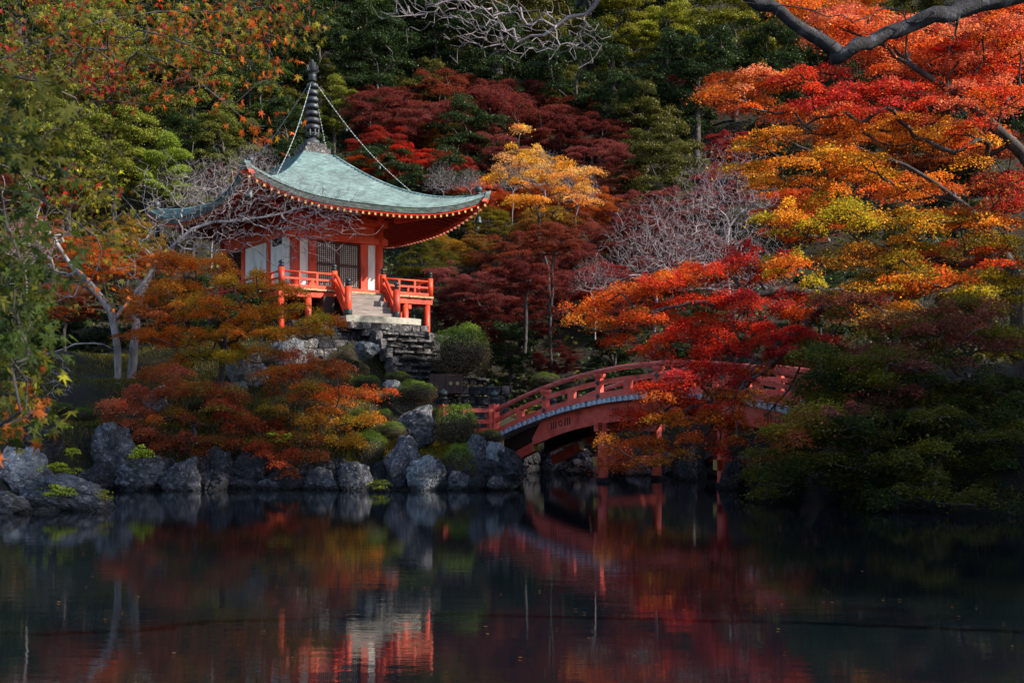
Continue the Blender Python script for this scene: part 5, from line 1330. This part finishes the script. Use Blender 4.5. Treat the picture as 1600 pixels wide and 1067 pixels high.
fill(320, 330, 90, 50, 45.4, 150); fill(420, 330, 80, 40, 45.5, 190); fill(510, 330, 55, 28, 45.6, 120); fill(470, 370, 60, 24, 45.3, 90); fill(400, 290, 60, 24, 45.8, 60); fill(330, 370, 70, 24, 45.2, 100); fill(340, 270, 70, 30, 46, 90); fill(270, 300, 60, 36, 45.8, 160); fill(440, 300, 80, 26, 45.8, 160); fill(390, 265, 50, 22, 46, 80); fill(520, 345, 50, 26, 45.5, 80)
tg = tg + [g + RG.normal(0, .35, 3) for g in tg] + [g + RG.normal(0, .3, 3) for g in tg[:500]]
cA, cP, cN = grow(lim2, tg, .45, .05, k0=2, droop=-.08, pathw=.06)
part('limb', branch_mesh('limb', cA - off, cP, cN, .075, .005, 'bark_pale', 5), t)
tg = []
fill(60, 360, 60, 50, 45, 70); fill(60, 420, 60, 40, 45, 40); fill(30, 300, 40, 40, 45, 40); fill(100, 440, 50, 40, 45, 30)
A, par, cnt = grow(root, tg, .35, .12, k0=len(root) // 2, pathw=.1)
part('trunk', branch_mesh('trunk', A - off, par, cnt, .13, .007, 'bark_pale', 9), t)
root = poly([Pt(178, 546, 44.6), Pt(160, 538, 44.2), Pt(130, 536, 43.6), Pt(90, 548, 43), Pt(50, 560, 42.6), Pt(20, 580, 42.4)], .3)
tg = []; fill(60, 575, 60, 30, 42.6, 90); fill(80, 605, 40, 24, 42.6, 90); fill(20, 620, 20, 30, 42.6, 40)
A, par, cnt = grow(root, tg, .3, .1, pathw=.06, droop=-.12, k0=3)
part('limb', branch_mesh('limb', A - off, par, cnt, .028, .006, 'bark_pale', 5), t)
t = thing('cherry_tree', 'second pale bare trunk standing just right of the leaning cherry', 'cherry tree', G(205, 45.5))
off = np.array(t.location)
root = poly([G(205, 45.5), Pt(208, 560, 45.5), Pt(212, 510, 45.6), Pt(216, 470, 45.8), Pt(240, 420, 46)], .4)
tg = []; fill(230, 430, 60, 40, 46, 60); fill(260, 380, 60, 40, 46.3, 70)
A, par, cnt = grow(root, tg, .35, .25, pathw=.15)
part('trunk', branch_mesh('trunk', A - off, par, cnt, .16, .011, 'bark_pale', 9), t)
# ------------------------------------------------------------------ overhanging dark tree limb, top right, and its bare twigs at top middle
base = (8.6, 10.4, gz(14, 10) - .2)
t = thing('overhanging_tree', 'dark forked bare limb crossing the top right corner, with silvery twigs at top middle', 'tree', base)
off = np.array(base)
def limb(pts, r0, r1, tgs, rt, k=10, seg=.18, nm='limb', jit=.2, pathw=.1, step=.12):
    root = poly(pts, step)
    if tgs:
        A, par, cnt = grow(root, tgs, seg, jit, k0=3, droop=.02, pathw=pathw)
    else:
        A = root; par = np.arange(-1, len(root) - 1); cnt = np.linspace(len(root), 1, len(root))
    # blend radius along the root line
    me = bpy.data.meshes
    return A, par, cnt
def tube_limb(pts, rads, nm, k=14):
    pp = poly(pts, .10); n = len(pp)
    rr = np.interp(np.linspace(0, 1, n), np.linspace(0, 1, len(rads)), rads) * (1 + RG.normal(0, .03, n))
    mb = MB(); mb.tube([Vector(p) - Vector(base) for p in pp], list(rr), k)
    o = mb.part(nm, 'bark_blue', t)
tube_limb([base, (8.0, 10.2, 3.5), (7.2, 9.8, 5.6), Pt(1800, -80, 9.3), Pt(1620, -10, 9.0), Pt(1560, 0, 9.0), Pt(1480, 20, 9.0), Pt(1400, 52, 9.0), Pt(1340, 74, 9.0), Pt(1306, 92, 9.0), Pt(1298, 93, 9.0)], [.22, .18, .14, .12, .10, .086, .078, .072, .07, .066, .048], 'trunk')
tube_limb([Pt(1312, 84, 9.0), Pt(1290, 62, 9.0), Pt(1262, 42, 8.98), Pt(1220, 18, 9.0), Pt(1160, -2, 9.05), Pt(1060, -40, 9.2), Pt(950, -30, 9.3), Pt(900, 14, 9.4)], [.054, .044, .041, .038, .037, .031, .024, .018], 'limb')
tg = []
fill(820, 50, 120, 35, 9.5, 130, .5); fill(900, 75, 50, 10, 9.4, 30, .4); fill(680, 15, 80, 12, 9.5, 60, .5); fill(750, 40, 60, 30, 9.5, 60, .5); fill(720, 5, 90, 20, 9.5, 60, .5)
A, par, cnt = grow(poly([Pt(945, -14, 9.3), Pt(930, 6, 9.35), Pt(890, 34, 9.4), Pt(850, 50, 9.45), Pt(810, 66, 9.5)], .08), tg + [g + RG.normal(0, .09, 3) for g in tg], .10, .08, k0=1, pathw=.06)
part('twigs', branch_mesh('twigs', A - off, par, cnt, .018, .0021, 'twig_pale', 4), t)
tg = []; fill(1480, 60, 30, 30, 9.1, 10, .4); fill(1420, 20, 70, 20, 9, 14, .4); fill(1180, 20, 60, 20, 9, 10, .4)
A, par, cnt = grow(poly([Pt(1500, 12, 9.0), Pt(1484, 60, 9.0), Pt(1481, 105, 9.0)], .08), tg, .08, .25, k0=1)
part('twigs', branch_mesh('twigs', A - off, par, cnt, .012, .002, 'bark_blue', 4), t)

# ------------------------------------------------------------------ foreground maple leaves, upper left
def star_leaf(seed):
    rg = random.Random(seed)
    lob = [(-150, .30), (-100, .52), (-52, .82), (0, 1.0), (52, .80), (100, .50), (150, .28)]
    pts = []
    for i, (a, r) in enumerate(lob):
        a += rg.uniform(-5, 5); r *= rg.uniform(.9, 1.08)
        pts.append((a, r))
        if i < len(lob) - 1: pts.append(((a + lob[i + 1][0]) / 2, .27))
    vs = [(0, 0, 0)]
    for (a, r) in pts:
        t_ = math.radians(a); vs.append((r * math.sin(t_) * .5, r * math.cos(t_) * .5, -.10 * r * r + rg.uniform(-.02, .02)))
    vs.append((.012, -.25, -.03)); vs.append((-.012, -.25, -.03))
    fs = [(0, i + 1, i) for i in range(1, len(pts))]
    fs.append((0, 1, len(vs) - 1)) ; fs = fs[:-1] + [(0, len(vs) - 1, len(vs) - 2)]
    return np.array(vs), fs
def leaf_obj_mesh(seed):
    v, f = star_leaf(seed)
    me = bpy.data.meshes.new('leaf'); me.from_pydata([tuple(x) for x in v], [], f)
    a = me.attributes.new('Col', 'FLOAT_COLOR', 'POINT'); a.data.foreach_set('color', np.ones(len(v) * 4, np.float32))
    me.materials.append(M['leaf']); me.update(); return me
LM = [leaf_obj_mesh(i) for i in range(5)]
fb = (-3.4, 5.2, 1.0)
def leafy_tree(label, base, trunk, zones, r_root, r_tip, nsingle, name='maple_tree', DM=2.7, dk=-.6):
    t = thing(name, label, 'maple tree', base); off = np.array(base)
    L = []; tg = []
    for (cx, cy, rx, ry, Y, n, size, cols, dep) in zones:
        # leaves hang in small groups along twig ends
        ng = max(2, int(n * DM) // 5)
        for _ in range(ng):
            a = RG.uniform(0, 6.28); u = math.sqrt(RG.uniform(0, 1))
            yy = Y + RG.uniform(-.5, .5) * dep
            g = np.array(P(cx + rx * u * math.cos(a), cy + ry * u * math.sin(a), yy)); tg.append(g)
            cl = cc(cols[RG.integers(0, len(cols))])
            for _ in range(5):
                p = g + RG.normal(0, 1, 3) * size * np.array([.9, .9, .65])
                c2 = cl if RG.uniform() < .75 else cc(cols[RG.integers(0, len(cols))])
                L.append((p, size * RG.uniform(.7, 1.2), c2 * math.exp(RG.normal(dk, .40))))
    L.sort(key=lambda q: -(q[1] / q[0][1]) + (0 if (abs((q[0][0] / q[0][1]) * FX) < 800) else 9))
    def rot():
        # leaf hangs: tip downwards-outwards, blade tilted
        e = Vector((RG.normal(0, .7), RG.normal(0, .7), RG.normal(.0, .9))); 
        tipd = Vector((RG.normal(0, .6), RG.normal(0, .6), -RG.uniform(.1, 1.2))).normalized()
        nrm = Vector((RG.normal(0, .5), -RG.uniform(0, 1), RG.uniform(.2, 1.2))).normalized()
        x = tipd.cross(nrm).normalized(); nn = x.cross(tipd).normalized()
        return Matrix((x, tipd, nn)).transposed()
    for (p, s, c) in L[:nsingle]:
        o = bpy.data.objects.new('leaf', LM[RG.integers(0, 5)])
        m4 = rot().to_4x4() @ Matrix.Scale(s, 4); m4.translation = Vector(p - off)
        o.matrix_local = m4; o.color = (*np.clip(c, .004, .8), 1); link(o, t)
        o.matrix_local = m4
    V = []; Fc = []; Cl = []; o_ = 0
    sl_ = [star_leaf(i) for i in range(5)]
    for (p, s, c) in L[nsingle:]:
        v, f = sl_[RG.integers(0, 5)]; r_ = np.array(rot())
        V.append((v * s) @ r_.T + (p - off)); Fc += [tuple(i + o_ for i in ff) for ff in f]; Cl.append(np.tile(np.append(np.clip(c, .004, .8), 1), (len(v), 1))); o_ += len(v)
    if V:
        me = bpy.data.meshes.new('leaves'); V = np.concatenate(V); me.from_pydata(V.tolist(), [], Fc)
        a = me.attributes.new('Col', 'FLOAT_COLOR', 'POINT'); a.data.foreach_set('color', np.concatenate(Cl).astype(np.float32).reshape(-1))
        me.materials.append(M['leaf']); me.update()
        part('leaves', me, t, kind='stuff')
    A, par, cnt = grow(poly(trunk, .25), tg, .16, .05, pathw=.08, droop=-.03, k0=len(poly(trunk, .25)) // 3)
    part('trunk', branch_mesh('trunk', A - off, par, cnt, r_root, r_tip, 'bark', 5), t)
    return t
mixA = ('OLIVE+YG', 'OLIVE', 'OLIVE+YG', 'ORG+OLIVE', 'OLIVE+GRN', 'OLIVE', 'OLIVE+GRN', 'RED+ORG', 'RED')
leafy_tree('foreground maple spray in the upper left corner with star shaped green and scarlet leaves', (-3.6, 6.8, .4),
 [(-3.6, 6.8, .4), (-3.5, 6.8, 2.2), Pt(-60, 120, 6.8), Pt(60, 60, 6.9), Pt(250, 20, 7.0), Pt(420, 10, 7)],
 [(60, 60, 110, 70, 7.2, 230, .075, mixA, 1.6), (200, 50, 110, 60, 7.2, 240, .075, mixA, 1.6), (330, 50, 90, 50, 7.0, 170, .075, ('OLIVE+YG', 'ORG', 'OLIVE', 'RED+ORG', 'YG'), 1.2), (450, 35, 70, 34, 6.6, 100, .075, ('OLIVE', 'OLIVE+YG', 'RED+ORG', 'OLIVE', 'OLIVE+GRN'), .8), (410, 110, 40, 40, 6.4, 22, .08, ('OLIVE+YG', 'ORG'), .6), (405, 185, 18, 20, 6.2, 10, .08, ('ORG', 'RED+ORG'), .4), (395, 195, 20, 10, 6.2, 5, .08, ('GOLD', 'ORG'), .4),
  (60, 150, 90, 60, 7.6, 160, .07, ('OLIVE', 'OLIVE+GRN', 'YG', 'OLIVE+BRN'), 1.6), (210, 130, 60, 40, 7.6, 80, .07, mixA, 1.2), (150, 115, 50, 28, 8.2, 110, .065, ('CRIM', 'RED', 'RED'), .8), (100, 240, 90, 50, 7.6, 130, .07, ('OLIVE', 'YG', 'OLIVE+GRN'), 1.4), (320, 120, 60, 40, 7.4, 36, .075, ('OLIVE+YG', 'RED+ORG', 'ORG'), 1)],
 .013, .0015, 220)
leafy_tree('foreground maple branch hanging down the left side with olive and yellow green leaves', (-3.9, 7.6, .3),
 [(-3.9, 7.6, .3), (-3.85, 7.6, 2.0), Pt(-30, 260, 7.7), Pt(60, 300, 7.8), Pt(150, 370, 7.9)],
 [(60, 330, 80, 60, 8.4, 100, .07, ('OLIVE', 'OLIVE+YG', 'OLIVE+GRN', 'YG'), 1.4), (170, 340, 60, 50, 8.4, 90, .07, ('OLIVE', 'OLIVE+GRN', 'OLIVE+YG'), 1.2), (190, 400, 40, 40, 8.2, 60, .07, ('OLIVE', 'OLIVE+YG', 'ORG'), 1), (120, 290, 60, 40, 8.2, 70, .07, ('OLIVE', 'YG', 'RED'), 1), (150, 450, 50, 30, 8.2, 24, .07, ('OLIVE', 'ORG'), .8)],
 .010, .0015, 60)
leafy_tree('blurred dark green leaves hanging closest to the viewer at the left edge', (-1.9, 2.6, .6),
 [(-1.9, 2.6, .6), (-1.7, 2.7, 1.6), Pt(-80, 420, 2.9), Pt(-10, 400, 3.0)],
 [(15, 215, 45, 30, 2.7, 34, .065, ('DKG+GRN', 'DKG', 'OLIVE+GRN'), .3), (10, 170, 20, 20, 2.7, 8, .085, ('OLIVE+GRN',), .3), (20, 440, 38, 60, 3.0, 70, .058, ('GRN', 'DKG+GRN', 'GRN+OLIVE'), .4), (25, 530, 36, 50, 3.0, 50, .058, ('DKG+GRN', 'GRN'), .4), (22, 650, 30, 24, 3.0, 22, .06, ('OLIVE+GRN', 'YG+OLIVE', 'GRN', 'ORG'), .3), (10, 330, 20, 30, 3.0, 12, .08, ('DKG+GRN',), .3), (30, 590, 26, 16, 3.1, 10, .07, ('ORG', 'YG'), .3)],
 .006, .001, 20, DM=4.0, dk=-.85)

# ------------------------------------------------------------------ low growth: lime sprigs, grass, litter, under-wood
def sprig(label, px, py, rx, ry, Y, n, col, size=.06, thick=.05, name='low_shrub', cat='shrub'):
    k = Y / FX
    base = P(px, py + ry, Y)
    t = thing(name, label, cat, base); off = np.array(base)
    pads = []
    for _ in range(n):
        a = RG.uniform(0, 6.28); u = math.sqrt(RG.uniform(0, 1)); c = P(px + rx * u * math.cos(a), py + ry * u * math.sin(a), Y + RG.uniform(-.3, .3))
        pads.append((c.x, c.y, c.z, RG.uniform(.10, .20), thick))
    pads = np.array(pads); cols = np.array([cc(col) * math.exp(RG.normal(0, .2)) for _ in pads])
    q, c = pad_leaves(pads, cols, 60, size)
    part('foliage', quads_mesh('foliage', q - off, 'leaf_green', c), t)
    g = np.array([[base.x, base.y + .1, base.z - .12], [base.x, base.y, base.z]])
    A, par, cnt = grow(g, [p[:3] for p in pads], .12, .2, k0=0)
    part('stems', branch_mesh('stems', A - off, par, cnt, .02, .005, 'twig', 4), t)
sprig('lime green leafy sprigs on the slope at far left', 68, 668, 40, 18, 36.4, 22, 'LIME+YG')
sprig('lime green sprigs in the small gap above the blue grey boulder', 108, 706, 12, 6, 36.0, 6, 'LIME+YG')
sprig('lime green ferny sprigs beside the blue grey boulder', 92, 732, 36, 8, 35.4, 16, 'LIME+YG')
sprig('tuft of bright sprigs growing on top of the broad low rock', 92, 768, 22, 9, 27.6, 14, 'YG+LIME', .045)
sprig('small tuft at the right end of the broad low rock', 164, 775, 10, 8, 27.6, 6, 'YG+OLIVE', .045)
sprig('bright yellow moss tuft on the dark bank rock at left', 221, 708, 13, 11, 36.6, 14, 'LIME+YG')
sprig('small bright tuft on the tiny stone at the waterline', 592, 757, 12, 6, 36.1, 8, 'YG')
sprig('yellow green weeds under the drooping maple', 430, 684, 22, 7, 37.9, 10, 'YG+LIME')
sprig('straw coloured weeds under the bare twigs at far left', 24, 615, 26, 22, 39.5, 24, 'GOLD+OLIVE')
def scatter_stuff(name, label, n, region, size, colf, matn='leaf', minz=.3, lift=.02, up=.6):
    x = RG.uniform(region[0], region[1], n); y = RG.uniform(region[2], region[3], n)
    z = terrain(x, y); k = z > minz; x, y, z = x[k], y[k], z[k]
    nz = np.array([noise.noise((a * .8, b_ * .8, 7.0)) for a, b_ in zip(x, y)])
    z = z + lift + .06 * RG.uniform(0, 1, len(x))
    nrm = unit(np.stack([RG.normal(0, up, len(x)), RG.normal(0, up, len(x)) - .2, np.ones(len(x))], -1))
    q = leaf_quads(np.stack([x, y, z], -1), nrm, size * RG.uniform(.6, 1.4, len(x)))
    link(bpy.data.objects.new(name, quads_mesh(name, q, matn, colf(x, y, nz))), kind='stuff', label=label)
def litter_col(x, y, nz):
    base = np.where(nz[:, None] > .05, cc('BRN') * .5, cc('OLIVE') * .6)
    pick = RG.uniform(size=len(x))[:, None]
    c = np.where(pick > .9, cc('ORG') * .6, base); c = np.where(pick < .3, np.array([.05, .03, .02]), c)
    return c * np.exp(RG.normal(0, .4, len(x)))[:, None]
scatter_stuff('leaf_litter', 'fallen leaves scattered over the mossy banks', 60000, (-20, 16, 30, 58), .07, litter_col)
def grass(name, label, n, region, h, colA, colB, shape=None, minz=.3):
    x = RG.uniform(region[0], region[1], n); y = RG.uniform(region[2], region[3], n); z = terrain(x, y)
    k = z > minz
    if shape is not None: k &= shape(x, y)
    x, y, z = x[k], y[k], z[k]; m = len(x)
    hh = h * RG.uniform(.5, 1.5, m); a = RG.uniform(0, 6.28, m); w = .012
    bx = np.cos(a) * w; by = np.sin(a) * w; lx = RG.normal(0, .4, m) * hh; ly = RG.normal(0, .4, m) * hh
    b0 = np.stack([x - bx, y - by, z - .02], -1); b1 = np.stack([x + bx, y + by, z - .02], -1)
    t1 = np.stack([x + lx + bx * .2, y + ly + by * .2, z + hh], -1); t0 = np.stack([x + lx - bx * .2, y + ly - by * .2, z + hh], -1)
    f = RG.uniform(size=m)[:, None]
    c = (colA * f + colB * (1 - f)) * np.exp(RG.normal(0, .3, m))[:, None]
    link(bpy.data.objects.new(name, quads_mesh(name, np.stack([b0, b1, t1, t0], 1), 'leaf_green', c)), kind='stuff', label=label)
grass('yellow_grass', 'short yellow green grass between the rocks and bushes of the island', 26000, (-5.2, -1.2, 37.9, 40.6), .09, cc('YG+GOLD') * .9, cc('OLIVE'))
grass('bank_grass', 'thin dark grass and moss on the left slope', 60000, (-20, -5, 36, 50), .10, cc('OLIVE') * .8, cc('DKG'))
# underwood on the hillside: ground cover that nobody could count
n = 105000
x = RG.uniform(-70, 70, n); y = 52 + (RG.uniform(0, 1, n) ** 1.3) * 95
k = (np.abs(x / y) < .55); x, y = x[k], y[k]; z = terrain(x, y); k = z > .5; x, y, z = x[k], y[k], z[k]
nzv = np.array([noise.noise((a * .35, b_ * .35, 2.0)) for a, b_ in zip(x, y)])
z = z + RG.uniform(0, 1, len(x)) * (.5 + np.clip(nzv, 0, 1) * 3.0)
q = leaf_quads(np.stack([x, y, z], -1), unit(RG.normal(0, .6, (len(x), 3)) + np.array([0, -.3, .8])), .26 * RG.uniform(.5, 1.4, len(x)))
cl = np.where(nzv[:, None] > 0, cc('DKG'), cc('OLIVE') * .5) * np.exp(RG.normal(0, .4, len(x)))[:, None]
link(bpy.data.objects.new('underwood', quads_mesh('underwood', q, 'leaf_green', cl)), kind='stuff', label='dark undergrowth covering the hillside floor')
# floating leaves
n = 600
x = RG.uniform(-14, 9, n); y = RG.uniform(10, 37, n); k = pond_sd(x, y) < -.3; x, y = x[k], y[k]
q = leaf_quads(np.stack([x, y, np.full(len(x), .012)], -1), unit(np.stack([RG.normal(0, .05, len(x)), RG.normal(0, .05, len(x)), np.ones(len(x))], -1)), .045 * RG.uniform(.6, 1.3, len(x)), fold=.03)
link(bpy.data.objects.new('floating_leaves', quads_mesh('floating_leaves', q, 'leaf', np.array([.2, .09, .04]) * np.exp(RG.normal(0, .4, len(x)))[:, None])), kind='stuff', label='few small fallen leaves floating on the pond')
print('leaf quads in shaped maples', tot)

print('TRIS', sum(len(m.loops) - 2 * len(m.polygons) for m in bpy.data.meshes))
